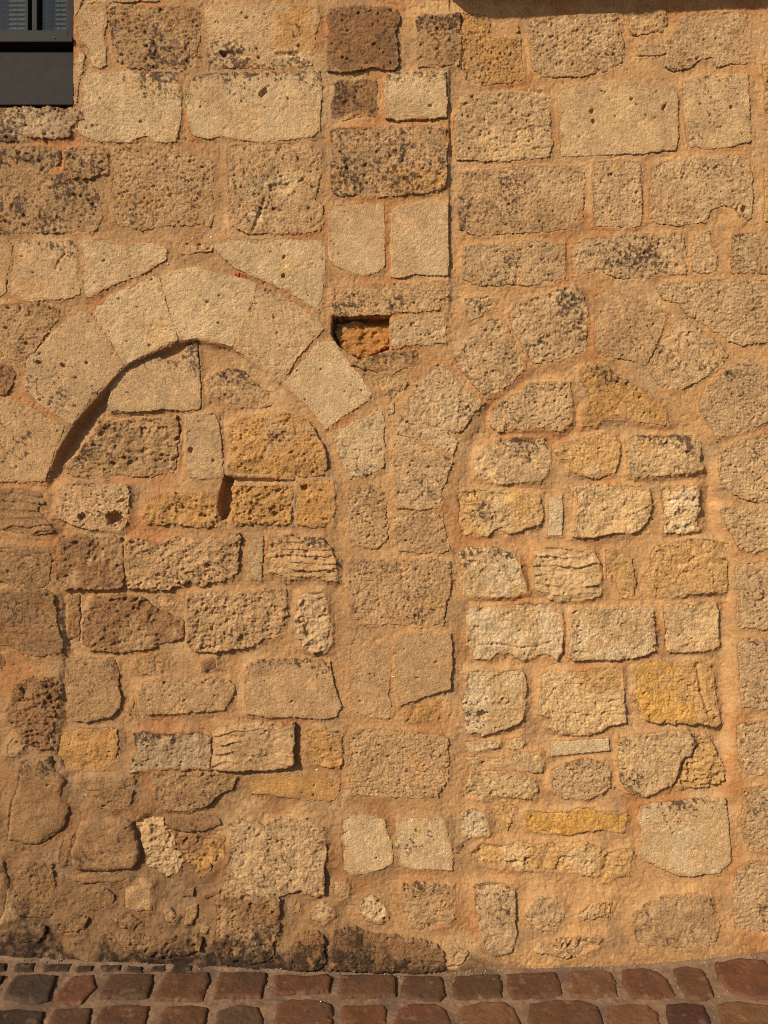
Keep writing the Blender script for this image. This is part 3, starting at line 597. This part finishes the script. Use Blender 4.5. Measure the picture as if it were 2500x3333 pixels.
S('32', 's H 13 .03t .5', '970 490,1050 475,1200 460,1430 445,1445 560,1460 780,1400 840,1320 850,1250 860,1180 860,1080 820,1000 780,970 740,985 620,960 570', sec=('I', -.2))
S('32', 'r G 8 0', '350 520,480 525,580 520,680 500,760 510,900 530,900 560,880 620,800 615,680 615,570 635,450 630,370 615,350 570', label='long vivid yellow stone low in the right arch infill')
S('32', 'c O 9 0', '55 740,120 690,200 700,320 680,440 695,560 690,700 685,760 700,800 740,920 720,930 790,915 865,840 870,770 895,720 860,560 845,380 840,200 830,100 800,60 770', sec=('H', 0))
S('32', 'r O 4 0', '190 490,260 470,300 490,280 540,250 610,230 560')
S('31', 'r H 6 .15t', '1250 520,1320 500,1370 520,1395 590,1390 640,1270 660,1250 620,1250 570', sec=('I', 0))
S('32', 'r B 9 .28t', '70 910,150 890,270 905,290 940,295 1080,300 1200,280 1270,180 1300,140 1260,110 1160,80 1020', sec=('C', 0))
S('32', 'c B 9 .1', '360 1040,420 970,500 980,560 1020,550 1080,510 1130,490 1160,380 1150,365 1100', sec=('E', 0))
S('32', 'c B 7 .05', '640 1060,740 1000,820 975,800 1080,700 1100,640 1090', sec=('O', 0))
S('32', 'c C 8 .2', '390 1240,500 1210,560 1190,680 1185,780 1190,740 1240,650 1280,600 1310,520 1290,400 1270')
S('32', 'r C 7 .25', '930 1060,1000 1010,1100 960,1280 955,1340 980,1370 1050,1400 1110,1380 1210,1300 1240,1100 1245,960 1230,930 1150', sec=('B', -.1))
# --- right margin
S('22', 'g B 4 .12', '1490 400,1550 380,1790 380,1790 720,1600 745,1490 730,1500 560')
S('22', 'g B 4 .08', '1500 840,1540 790,1790 790,1790 1170,1600 1175,1520 1160,1510 1000', sec=('H', -.2))
S('32', 'g B 4 .14', '1490 50,1540 30,1790 20,1790 310,1600 310,1520 300,1500 200')
S('32', 'g B 3 .06', '1530 400,1600 380,1790 380,1790 730,1560 730,1530 640,1500 560,1530 480')
S('32', 'g C 4 .2', '1490 820,1560 790,1790 790,1790 1170,1600 1175,1480 1150,1470 1000', sec=('B', 0))
N_SEEN = len(ST)
# --- courses that go on past the picture
WIN = (-660, 240, -1000, 344)          # window opening u0 u1 v0 v1
def course(u0, u1, v0, v1, seed):
    r = random.Random(seed); v = v0
    while v < v1 - 90:
        hh = min(r.uniform(170, 250), v1 - v); u = u0 + r.uniform(-40, 0)
        while u < u1 - 60:
            w = r.uniform(220, 430)
            if u + w > u1 - 80: w = u1 - u
            a, b, c, d = u + 14, u + w - 14, v + 14, v + hh - 14
            j = lambda: r.uniform(-9, 9)
            P = [(a + 12 + j(), c), ((a + b) / 2, c + j()), (b - 12, c + j()), (b, c + 14 + j()), (b + j(), d - 14), (b - 14, d + j()), ((a + b) / 2, d + j()), (a + 14, d), (a + j(), d - 12), (a, c + 14 + j())]
            if not (a < WIN[1] and b > WIN[0] and c < WIN[3] and d > WIN[2]):
                s_ = Stone('00', '%s %s 4 %.2f' % (r.choice('sgpg'), r.choice('BCCDB'), r.choice((0, .1, .2, .3))), '0 0,1 0,1 1'); s_.poly = np.array(P); ST.append(s_)
            u += w
        v += hh
course(-1300, -62, 380, 3060, 1); course(2580, 3500, -60, 3060, 2); course(260, 3500, -900, -62, 3); course(-1300, WIN[0] - 8, -900, 370, 4)

# ------------------------------------------------------------------ the wall
wall = bpy.data.objects.new('stone_wall', None); COL.objects.link(wall)
tag(wall, 'weathered tan limestone wall with two walled-up arches above a cobbled pavement', 'wall', 'thing')
arches = {}
for key in 'LR':
    a = bpy.data.objects.new('blocked_arch', None); COL.objects.link(a); a.parent = wall; arches[key] = a
arches['L']['label'] = 'crisp round arch of pale wedge stones, at left'
arches['R']['label'] = 'smaller arch of rough wedge stones smeared with mortar, at right'
MS = 3.2
mu = np.arange(-40, 2541, MS); mv = np.arange(-40, 3190, MS)
MU, MV = np.meshgrid(mu, mv, indexing='ij')
SDF = np.full(MU.shape, -99.0); TOPM = np.zeros(MU.shape); FIL = np.zeros(MU.shape)
for i, s in enumerate(ST):
    seen = i < N_SEEN
    P = s.poly; c = P.mean(0)
    # bed height under the stone, taken where the stone lies
    mb = float(np.median(mortar_base(P[:, 0] * 0.5 + c[0] * 0.5, P[:, 1] * 0.5 + c[1] * 0.5)))
    top = mb + (s.h if s.h < 5 else 5 + (s.h - 5) * (0.62 if c[0] > 1460 else 0.85))
    if s.group == 'L' : top = -1.0
    k = 1 - top / (D * 1000)
    step = 2.5 if seen else 7.0
    U, V, H, Q, T, sd, us, vv = build_patch(s, i, step, dict(top=top, floor=min(top, mb) - 75), 'wall')
    if len(Q) == 0: continue
    U = np.maximum(U, WIN[1] + 1) if (seen and P[:, 1].max() < 345 and P[:, 0].min() > 200) else U
    me = grid_mesh(s.name, wall_pt(U, V, H, k if seen else 1.0), Q, T)
    o = link(s.name, me, M_STONE, arches[s.group] if s.group else wall)
    if s.label: o['label'] = s.label
    # record where the stones are for the mortar
    i0 = max(int(math.ceil((us[0] - mu[0]) / MS)), 0); i1 = min(int((us[-1] - mu[0]) / MS) + 1, len(mu))
    j0 = max(int(math.ceil((vv[0] - mv[0]) / MS)), 0); j1 = min(int((vv[-1] - mv[0]) / MS) + 1, len(mv))
    if i1 > i0 and j1 > j0:
        ii = np.clip(np.round((mu[i0:i1] - us[0]) / step).astype(int), 0, sd.shape[0] - 1); jj = np.clip(np.round((mv[j0:j1] - vv[0]) / step).astype(int), 0, sd.shape[1] - 1)
        new = sd[np.ix_(ii, jj)]; nearer = new > SDF[i0:i1, j0:j1]
        SDF[i0:i1, j0:j1] = np.where(nearer, new, SDF[i0:i1, j0:j1])
        TOPM[i0:i1, j0:j1] = np.where(nearer, top, TOPM[i0:i1, j0:j1]); FIL[i0:i1, j0:j1] = np.where(nearer, s.fil, FIL[i0:i1, j0:j1])

def mortar_mesh(name, U, V, H, keep):
    ids = np.full(U.shape, -1, np.int64); ids[keep] = np.arange(keep.sum())
    Q = np.stack([ids[:-1, :-1], ids[:-1, 1:], ids[1:, 1:], ids[1:, :-1]], -1).reshape(-1, 4); Q = Q[(Q >= 0).all(1)]
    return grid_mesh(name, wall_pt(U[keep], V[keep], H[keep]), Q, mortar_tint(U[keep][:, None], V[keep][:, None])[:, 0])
MH = mortar_full(MU, MV); MB = mortar_base(MU, MV)
lift = np.clip(TOPM - 0.4 - MB, 0, 60)
wf = np.exp(-np.clip(-SDF, 0, 99) / 13.0) * np.clip(1.05 + 1.2 * fbm(MU, MV, 120, 3, 9), 0.2, 1) * FIL * sstep(34, 24, lift) * (SDF > -60)
hole = np.maximum(poly_sdf(PUTLOG, MU, MV), np.maximum(poly_sdf(GAP, MU, MV), poly_sdf(SLIT, MU, MV)))
MH = MH + lift * wf * sstep(0, -10, hole)
MH = MH - np.clip((SDF - 2) * 0.7, 0, 14)
keep = (SDF < 22) & ~((MU < WIN[1] - 2) & (MV < WIN[3] + 7))
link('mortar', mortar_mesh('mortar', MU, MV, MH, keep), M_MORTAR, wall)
CS = 11.0
cu_ = np.arange(-1320, 3520, CS); cv_ = np.arange(-920, 3200, CS)
RU, RV = np.meshgrid(cu_, cv_, indexing='ij')
RH = mortar_base(RU, RV) + 2.6 * fbm(RU, RV, 70, 3, 3) + 1.1 * fbm(RU, RV, 16, 2, 5)
ring = ~((RU > -25) & (RU < 2525) & (RV > -25)) & ~((RU < WIN[1] - 2) & (RU > WIN[0] + 2) & (RV < WIN[3] - 2) & (RV > WIN[2]))
RH = RH - 3 * ((RU > -45) & (RU < 2545) & (RV > -45))
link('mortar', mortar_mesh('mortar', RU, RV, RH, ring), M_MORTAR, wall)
def wz(v): return ZC + (CV - v) / 1000
def wx(u): return (u - CU) / 1000
# solid body behind the face, left open behind the window
bxs = [(wx(-1320), wx(3520), 0.16, 0.45, -0.3, wz(WIN[3] + 20)), (wx(WIN[1] + 20), wx(3520), 0.161, 0.45, wz(WIN[3] + 20), wz(-920)), (wx(-1320), wx(WIN[0] - 20), 0.161, 0.45, wz(WIN[3] + 20), wz(-920))]
link('core', box_mesh('core', bxs), M_CORE, wall)
# opening sides of the window
bxs = [(wx(WIN[1]) - 0.001, wx(WIN[1]) + 0.022, 0.006, 0.17, wz(WIN[3]) - 0.02, wz(WIN[2])), (wx(WIN[0]) - 0.022, wx(WIN[0]) + 0.001, 0.006, 0.17, wz(WIN[3]) - 0.02, wz(WIN[2])),
       (wx(WIN[0]) + 0.001, wx(WIN[1]) - 0.001, 0.012, 0.17, wz(WIN[3] + 22), wz(WIN[3] + 3))]
link('reveal', box_mesh('reveal', bxs), M_CORE, wall)
# ledge over the right-hand house: its underside is above the picture, its shadow falls into it
Pj = 0.15
led = link('cornice', box_mesh('cornice', [(0.0, 2.1, -Pj, 0.02, 0.0, 0.16), (0.03, 2.1, -Pj + 0.05, 0.02, -0.04, 0.0005)], 0.008), M_CORE, wall)
led.location = (wx(1395), 0, wz(-84)); led.rotation_euler = (0, math.radians(-2.1), 0)
# pale grit and shell chips pressed into the mortar
r = np.random.RandomState(5)
vv_, ff_ = [], []
spots = []
for (t, q) in (('00', '1030 1240,1040 1285,1100 1250,1140 1280,1165 1265,1190 980,1220 1020,1185 1035,1160 850,1205 865,565 980,690 778,645 1255,870 1445,905 1425,940 1412,1250 1452,365 1658,1060 780'),
               ('10', '140 302,365 330,455 962,615 902,1238 908,205 1292,705 1375,1210 1522,1375 905,210 510'), ('20', '358 636,848 612,972 620,705 46,765 1225,65 1530,460 1642,1530 880'),
               ('11', '1058 585,1024 655,773 1245,868 1270,375 650,872 1185'), ('21', '880 1000,890 1132,964 1240,468 1505,600 1300,288 878')):
    for p in pts(t, q): spots.append((p[0], p[1], r.uniform(2.6, 5.5)))
while len(spots) < 330:
    p = (r.uniform(0, 2500), r.uniform(0, 3100), 1.2 + 2.2 * r.rand() ** 2)
    if p[0] < 1600 or r.rand() < 0.3: spots.append(p)
for (pu, pv, pr) in spots:
    a = int((pu - mu[0]) / MS); b = int((pv - mv[0]) / MS)
    if not (0 <= a < len(mu) and 0 <= b < len(mv)) or SDF[a, b] > -2 or not keep[a, b]: continue
    hh = MH[a, b]; n0 = len(vv_)
    m = 6; el = r.uniform(0.6, 1.0); an = r.uniform(0, 6.28)
    for q in range(m):
        t = an + q * 6.2832 / m; rr = pr * r.uniform(0.7, 1.15)
        vv_.append(wall_pt(np.array(pu + rr * math.cos(t)), np.array(pv + rr * el * math.sin(t)), np.array(hh - 1.0)))
    vv_.append(wall_pt(np.array(pu), np.array(pv), np.array(hh + 0.6 * pr)))
    for q in range(m): ff_.append((n0 + q, n0 + m, n0 + (q + 1) % m))
me = bpy.data.meshes.new('grit'); me.from_pydata([tuple(map(float, x)) for x in vv_], [], ff_); me.update()
g = link('grit', me, M_GRIT, wall); g['kind'] = 'stuff'
# crumbs of red brick packed into two joints
def crumbs(poly_list, colr, hh=3):
    for t, q in poly_list:
        s_ = Stone(t, 'b F 4 0', q); PAL['Z'] = colr; s_.col = 'Z'
        c = s_.poly.mean(0); mb = float(mortar_base(c[:1], c[1:])[0])
        U, V, H, Q, T, *_x = build_patch(s_, 900 + len(q), 2.2, dict(top=mb + hh, floor=mb - 30), None)
        if len(Q): link('brick_chip', grid_mesh('brick_chip', wall_pt(U, V, H), Q, T), M_STONE, wall)
crumbs([('00', '1262 1470,1290 1472,1292 1488,1268 1486'), ('00', '1296 1476,1330 1480,1330 1496,1300 1494'), ('12', '510 1140,535 1135,535 1165,512 1170'), ('32', '828 385,845 390,842 412,826 405')], (176, 84, 52))

# ------------------------------------------------------------------ paving
def gz(x):      # height of the paving at the wall foot
    return (3160.0 - base_v(x * 1000 + CU)) / 1000
def ground_pt(px, py):
    """point of the paving seen at a place in the photograph"""
    dx, dz = (px - CU) / 1000 / D, (CV - py) / 1000 / D
    z = np.zeros_like(px)
    for _ in range(6):
        t = (z - ZC) / dz
        z = gz(dx * t)
    t = (z - ZC) / dz
    return dx * t * 1000, (D - t) * 1000       # x mm, distance from the wall mm
CB = []
def C(tile, col, hh, poly):
    s_ = Stone(tile, 'n B %g 0' % hh, poly); a, b = ground_pt(s_.poly[:, 0], s_.poly[:, 1]); s_.poly = np.stack([a, b], -1); s_.c = col; CB.append(s_)
dk = (70, 54, 40); br = (106, 73, 50); rd = (112, 74, 51); wn_ = (96, 69, 49); mar = (82, 53, 42); lt = (120, 84, 58)
for q in ('-60 1330,45 1330,35 1380,-60 1390', '80 1332,200 1328,185 1380,75 1382', '230 1340,390 1330,395 1345,370 1382,235 1380', '415 1350,510 1345,500 1380,410 1382', '545 1345,660 1342,650 1375,550 1382',
          '690 1345,770 1350,770 1385,690 1380', '820 1350,905 1340,895 1375,810 1380', '940 1330,1050 1330,1045 1375,925 1382', '1075 1335,1135 1330,1130 1360,1070 1362'):
    C('30', dk, 6, q)
for t, c, q in (('30', dk, '-90 1420,30 1408,0 1455,-20 1530,-90 1540'), ('30', (78, 62, 50), '40 1460,90 1410,200 1400,310 1405,300 1450,265 1540,190 1560,90 1540,20 1530'), ('30', rd, '390 1405,510 1395,520 1470,470 1530,440 1560,290 1555,300 1520,340 1460'),
                ('30', wn_, '590 1400,700 1395,830 1398,830 1440,800 1530,680 1532,530 1530,545 1480'), ('30', br, '900 1390,1130 1385,1135 1440,1110 1500,1100 1540,960 1545,830 1535,850 1470'), ('30', br, '1190 1390,1300 1385,1440 1390,1440 1440,1410 1525,1280 1525,1150 1535,1165 1450'),
                ('31', rd, '240 1405,330 1400,430 1410,520 1395,545 1420,535 1500,400 1505,240 1510,228 1450'), ('31', br, '600 1405,720 1402,870 1402,893 1420,895 1520,760 1525,590 1525,582 1470'), ('31', wn_, '930 1408,1050 1405,1130 1410,1155 1440,1160 1510,1130 1545,950 1530,920 1500'),
                ('31', wn_, '1220 1405,1330 1398,1450 1395,1468 1440,1470 1520,1380 1530,1210 1530,1195 1460'), ('32', (104, 70, 48), '245 1400,380 1390,510 1385,540 1440,550 1510,420 1525,280 1530,245 1460'), ('32', lt, '590 1380,720 1370,810 1385,840 1440,850 1515,720 1525,600 1520,575 1450'),
                ('32', rd, '865 1375,980 1365,1060 1380,1120 1430,1160 1510,1040 1530,920 1525,870 1440'), ('32', br, '1140 1370,1220 1355,1300 1375,1340 1440,1370 1520,1300 1540,1220 1530,1180 1460'), ('32', (112, 72, 50), '1370 1340,1500 1315,1640 1325,1720 1420,1760 1520,1560 1535,1450 1490,1390 1420'),
                ('30', dk, '-120 1600,100 1590,240 1600,225 1680,190 1760,-120 1760'), ('30', wn_, '290 1590,400 1580,500 1580,490 1650,440 1740,240 1745,260 1650'), ('30', br, '560 1570,700 1560,810 1565,800 1640,760 1740,500 1740,510 1650'),
                ('30', br, '900 1575,1030 1560,1125 1575,1120 1640,1090 1740,830 1740,850 1640'), ('30', (96, 74, 54), '1170 1600,1280 1565,1400 1570,1430 1640,1430 1740,1160 1740,1160 1650'),
                ('31', rd, '250 1560,330 1530,460 1535,550 1560,560 1650,550 1750,245 1750,240 1640'), ('31', (116, 76, 50), '605 1570,720 1565,840 1560,845 1640,840 1745,600 1745'), ('31', rd, '910 1590,980 1555,1100 1555,1170 1590,1195 1650,1190 1750,890 1750,885 1650'),
                ('31', lt, '1240 1580,1350 1545,1480 1545,1530 1580,1570 1660,1580 1750,1230 1750'), ('32', br, '370 1560,480 1545,650 1540,740 1570,770 1650,780 1740,380 1740,360 1640'), ('32', (122, 84, 58), '800 1570,900 1555,1010 1560,1070 1610,1110 1740,820 1740,790 1650'),
                ('32', mar, '1110 1565,1200 1550,1310 1560,1350 1640,1380 1740,1140 1740,1110 1640'), ('32', (120, 84, 56), '1380 1560,1500 1545,1660 1560,1780 1640,1800 1740,1420 1740')):
    C(t, c, 9, q)
# further setts past the picture
rr_ = random.Random(11)
def sett(a, b, c, d, col):
    s_ = Stone('00', 'n B 9 0', '0 0,1 0,1 1'); j = lambda: rr_.uniform(-7, 7)
    s_.poly = np.array([(a + 16 + j(), c), (b - 16 + j(), c + j()), (b, c + 18), (b + j(), d - 18), (b - 18, d + j()), (a + 18, d + j()), (a + j(), d - 18), (a, c + 18)]); s_.c = col; CB.append(s_)
for row in range(4):
    y0 = 318 + row * 140; x = -1500 + rr_.uniform(0, 90)
    while x < 1500:
        w = rr_.uniform(150, 210); sett(x, x + w - 14, y0, y0 + 126, rr_.choice((rd, br, wn_, lt, mar, (96, 74, 54)))); x += w
for (xa, xb) in ((-2000, -1340), (1400, 2000)):
    for row in range(2):
        x = xa
        while x < xb:
            w = rr_.uniform(150, 200); sett(x, x + w - 14, 22 + row * 146, 150 + row * 146, rr_.choice((rd, br, wn_))); x += w
GS = 4.0
gx = np.arange(-2050, 2050, GS); gy = np.arange(-30, 900, GS)
GX, GY = np.meshgrid(gx, gy, indexing='ij')
GSD = np.full(GX.shape, -99.0)
built = []
for i, s in enumerate(CB):
    P = s.poly; cx = P[:, 0].mean()
    pad = 12
    step = 3.2 if P[:, 1].min() < 260 else 8.0
    u0, v0 = P.min(0) - pad; u1, v1 = P.max(0) + pad
    us = np.arange(u0, u1, step); vv = np.arange(v0, v1, step); U, V = np.meshgrid(us, vv, indexing='ij')
    sd = poly_sdf(P, U, V) + 3.0 * fbm(U, V, 30, 2, 6) + 0.8 * vn(U, V, 8, 2)
    gu, gv = np.gradient(sd, step); n_ = np.maximum(np.hypot(gu, gv), 0.3); gu /= n_; gv /= n_
    r = np.random.RandomState(3000 + i)
    H = s.h + r.uniform(-1.5, 2) + 2.2 * fbm(U + i * 77, V, 55, 2, 2) + 0.6 * fbm(U, V, 14, 2, 5) - 1.6 * sstep(0.45, 0.9, vn(U, V, 9, 8)) + 0.5 * vn(U, V, 5, 3) - 5.0 * sstep(0.5, 0.75, fbm(U + i * 31, V, 34, 3, 9)) * sstep(34, 8, sd)
    e = min(15.0, 0.6 * sd.max()); q = np.clip(1 - sd / e, 0, 1)
    H -= 8.5 * (1 - np.sqrt(np.maximum(1 - q * q, 0)))
    H += (U - cx) * r.uniform(-.02, .02) + (V - P[:, 1].mean()) * r.uniform(-.03, .02)
    out = sd < 0; snap = sd < 0.5 * step; mvv = np.where(out, -sd - 0.6, -sd)
    Uo = np.where(snap, U + gu * mvv, U); Vo = np.where(snap, V + gv * mvv, V); H = np.where(out, -40.0, H)
    kp = sd > -1.3 * step
    ids = np.full(U.shape, -1, np.int64); ids[kp] = np.arange(kp.sum())
    Q = np.stack([ids[:-1, :-1], ids[1:, :-1], ids[1:, 1:], ids[:-1, 1:]], -1).reshape(-1, 4); Q = Q[(Q >= 0).all(1)][:, ::-1]
    if len(Q) == 0: continue
    ou = U + 300 * i
    T = alb(s.c) * np.array([0.84, 0.75, 0.61]) * (1 + 0.22 * fbm(ou, V, 70, 3, 1)[..., None] + 0.16 * fbm(ou, V, 16, 3, 5)[..., None])
    w = (0.45 * sstep(0.15, 0.6, fbm(ou, V, 50, 3, 8)))[..., None]; T = T * (1 - w) + alb((74, 57, 42)) * w
    w = (0.16 * sstep(0.45, 0.7, fbm(ou, V, 26, 2, 10)))[..., None]; T = T * (1 - w) + alb((176, 136, 100)) * w
    co = np.stack([Uo / 1000, -Vo / 1000, gz(Uo / 1000) + H / 1000], -1)[kp]
    built.append(grid_mesh('cobblestone', co, Q, np.clip(T[kp], 0.004, 0.8)))
    i0 = max(int(math.ceil((us[0] - gx[0]) / GS)), 0); i1 = min(int((us[-1] - gx[0]) / GS) + 1, len(gx))
    j0 = max(int(math.ceil((vv[0] - gy[0]) / GS)), 0); j1 = min(int((vv[-1] - gy[0]) / GS) + 1, len(gy))
    if i1 > i0 and j1 > j0:
        ii = np.clip(np.round((gx[i0:i1] - us[0]) / step).astype(int), 0, sd.shape[0] - 1); jj = np.clip(np.round((gy[j0:j1] - vv[0]) / step).astype(int), 0, sd.shape[1] - 1)
        GSD[i0:i1, j0:j1] = np.maximum(GSD[i0:i1, j0:j1], sd[np.ix_(ii, jj)])
H = 1.2 + 2.4 * fbm(GX, GY, 40, 3, 3) + 1.4 * fbm(GX, GY, 10, 2, 7) + 5 * sstep(26, 4, GY) - np.clip((GSD - 2) * 0.8, 0, 25)
T = alb((132, 99, 70)) * (1 + 0.25 * fbm(GX, GY, 60, 3, 2)[..., None] + 0.3 * fbm(GX, GY, 12, 3, 9)[..., None])
w = (0.7 * sstep(0.0, 0.5, fbm(GX, GY, 90, 3, 5)))[..., None]; T = T * (1 - w) + alb((96, 74, 58)) * w
co = np.stack([GX / 1000, -GY / 1000, gz(GX / 1000) + H / 1000], -1).reshape(-1, 3)
ids = np.arange(GX.size).reshape(GX.shape)
Q = np.stack([ids[:-1, :-1], ids[1:, :-1], ids[1:, 1:], ids[:-1, 1:]], -1)[(GSD[:-1, :-1] < 26)].reshape(-1, 4)[:, ::-1]
pave = link('pavement', grid_mesh('pavement', co, Q, np.clip(T.reshape(-1, 3), 0.004, 0.8)), M_JOINT)
pave['kind'] = 'structure'; pave['label'] = 'strip of worn reddish cobblestones along the foot of the wall'
for me in built: link('cobblestone', me, M_COBBLE, pave)
# loose grit and fallen mortar in the joints and along the wall foot
r = np.random.RandomState(21); vv_, ff_ = [], []
while len(ff_) < 8 * 620:
    x = r.uniform(-1350, 1350); y = abs(r.normal(0, 16)) + 4 if r.rand() < 0.55 else r.uniform(10, 330)
    a = int((x - gx[0]) / GS); b = int((y - gy[0]) / GS)
    if GSD[a, b] > -3: continue
    rr = 1.2 + 3.6 * r.rand() ** 3; n0 = len(vv_); z = float(gz(x / 1000)) * 1000 + H[a, b]
    for d in ((1, 0, 0), (-1, 0, 0), (0, 1, 0), (0, -1, 0), (0, 0, 1), (0, 0, -1)):
        q = rr * r.uniform(0.6, 1.2)
        vv_.append(((x + d[0] * q) / 1000, -(y + d[1] * q) / 1000, (z + d[2] * q * 0.8 + 0.4 * rr) / 1000))
    for t in ((0, 2, 4), (2, 1, 4), (1, 3, 4), (3, 0, 4), (2, 0, 5), (1, 2, 5), (3, 1, 5), (0, 3, 5)): ff_.append(tuple(n0 + k for k in t))
me = bpy.data.meshes.new('loose_grit'); me.from_pydata(vv_, [], ff_); me.update()
link('loose_grit', me, plain('crumbled_mortar', (0.26, 0.17, 0.10), 0.95, 0.5, 120, 0.3), pave)['kind'] = 'stuff'
me = bpy.data.meshes.new('ground'); me.from_pydata([(-200, -200, -0.035), (200, -200, -0.035), (200, 200, -0.035), (-200, 200, -0.035)], [], [(0, 1, 2, 3)])
tag(link('ground', me, M_STREET), 'street surface beyond the cobbled strip', kind='structure')

# ------------------------------------------------------------------ window
win = bpy.data.objects.new('window', None); COL.objects.link(win); win.location = (wx(-210), 0.03, wz(WIN[3]))
tag(win, 'dark grey window with white blinds behind its panes, top left corner', 'window', 'thing')
def wbox(name, mat, u0, u1, v0, v1, y0, y1, parent=None, bev=0.0015):
    p = parent or win
    me = box_mesh(name, [(wx(u0), wx(u1), y0, y1, wz(v1), wz(v0))], bev)
    o = link(name, me, mat, p)
    me.transform(__import__('mathutils').Matrix.Translation(-win.location))
    return o
wbox('bottom_board', M_PAINT, WIN[0] + 1, 239, 270, 341, -0.001, 0.05)
wbox('apron_panel', M_PAINT, WIN[0] + 1, 240, 158, 266.5, 0.016, 0.05)
wbox('drip_rail', M_PAINT2, WIN[0] + 1, 239, 124, 141, -0.008, 0.05, bev=0.003)
wbox('frame', M_PAINT, 213, 238.5, WIN[2] + 1, 123, 0.018, 0.07)
wbox('frame', M_PAINT, WIN[0] + 1.5, WIN[0] + 27, WIN[2] + 1, 123, 0.018, 0.07)
wbox('frame', M_PAINT2, WIN[0] + 28, 212, 112, 124.5, 0.034, 0.07)
for n, c in enumerate((86, -210, -506)):
    l, rgt = c - 146, c + 126
    sash = wbox('sash_rail', M_PAINT2, l + 1, rgt - 0.5, 84, 110, 0.022, 0.055)
    wbox('stile', M_PAINT2, rgt - 9, rgt - 0.5, -900, 83.5, 0.026, 0.055, sash)
    wbox('stile', M_PAINT2, l + 1, l + 16, -900, 83.5, 0.026, 0.055, sash)
    wbox('stile', M_PAINT2, c - 17, c - 6, -900, 83.5, 0.024, 0.055, sash)
    wbox('stile', M_PAINT2, c + 7, c + 23, -900, 83.5, 0.024, 0.055, sash)
    wbox('meeting_bead', M_DARK, c - 5.5, c + 6.5, -900, 83.5, 0.036, 0.055, sash)
    for a, b in ((l + 16.5, c - 17.5), (c + 23.5, rgt - 9.5)):
        wbox('glass_pane', gm, a, b, -900, 83.2, 0.044, 0.048, bev=0)
        sm = None
        nsl = 22 if a > -140 else 8
        for k in range(nsl):
            v = 78 - k * 15.4
            if sm is None:
                import bmesh
                bm = bmesh.new(); nseg = 5; w2 = 0.0074
                rows = []
                for x in ((wx(a) + 0.001), (wx(b) - 0.001)):
                    row = []
                    for q in range(nseg):
                        t = q / (nseg - 1) * 2 - 1; an = math.radians(66)
                        y = math.cos(an) * t * w2; z = math.sin(an) * t * w2 + 0.0012 * (1 - t * t)
                        row.append(bm.verts.new((x - (wx(a) + wx(b)) / 2, y, z)))
                    rows.append(row)
                for q in range(nseg - 1): bm.faces.new((rows[0][q], rows[1][q], rows[1][q + 1], rows[0][q + 1]))
                bmesh.ops.solidify(bm, geom=list(bm.faces), thickness=0.0006)
                sm = bpy.data.meshes.new('blind_slat'); bm.to_mesh(sm); bm.free(); sm.materials.append(M_SLAT)
            o = bpy.data.objects.new('blind_slat', sm); COL.objects.link(o); o.parent = win
            o.location = Vector(((wx(a) + wx(b)) / 2, 0.068, wz(v))) - win.location
        wbox('ladder_cord', M_PAINT2, (a + b) / 2 - 0.8, (a + b) / 2 + 0.8, -300, 83, 0.0555, 0.0565, bev=0)
wbox('interior_panel', M_DARK, WIN[0] + 2, 238, WIN[2], 160, 0.10, 0.11, bev=0)
import bmesh
bm = bmesh.new(); bmesh.ops.create_cone(bm, cap_ends=True, segments=12, radius1=0.006, radius2=0.004, depth=0.004)
me = bpy.data.meshes.new('screw'); bm.to_mesh(me); bm.free()
for (su, sv, sy) in ((190, 301, 0.0065), (181, 128.5, -0.0095)):
    o = link('screw', me if sv > 200 else me.copy(), None, win)
    if not o.data.materials: o.data.materials.append(M_STEEL)
    o.rotation_euler = (math.radians(90), 0, 0); o.location = Vector((wx(su), sy, wz(sv))) - win.location
    if sv < 200: o.scale = (0.45, 0.45, 0.7)
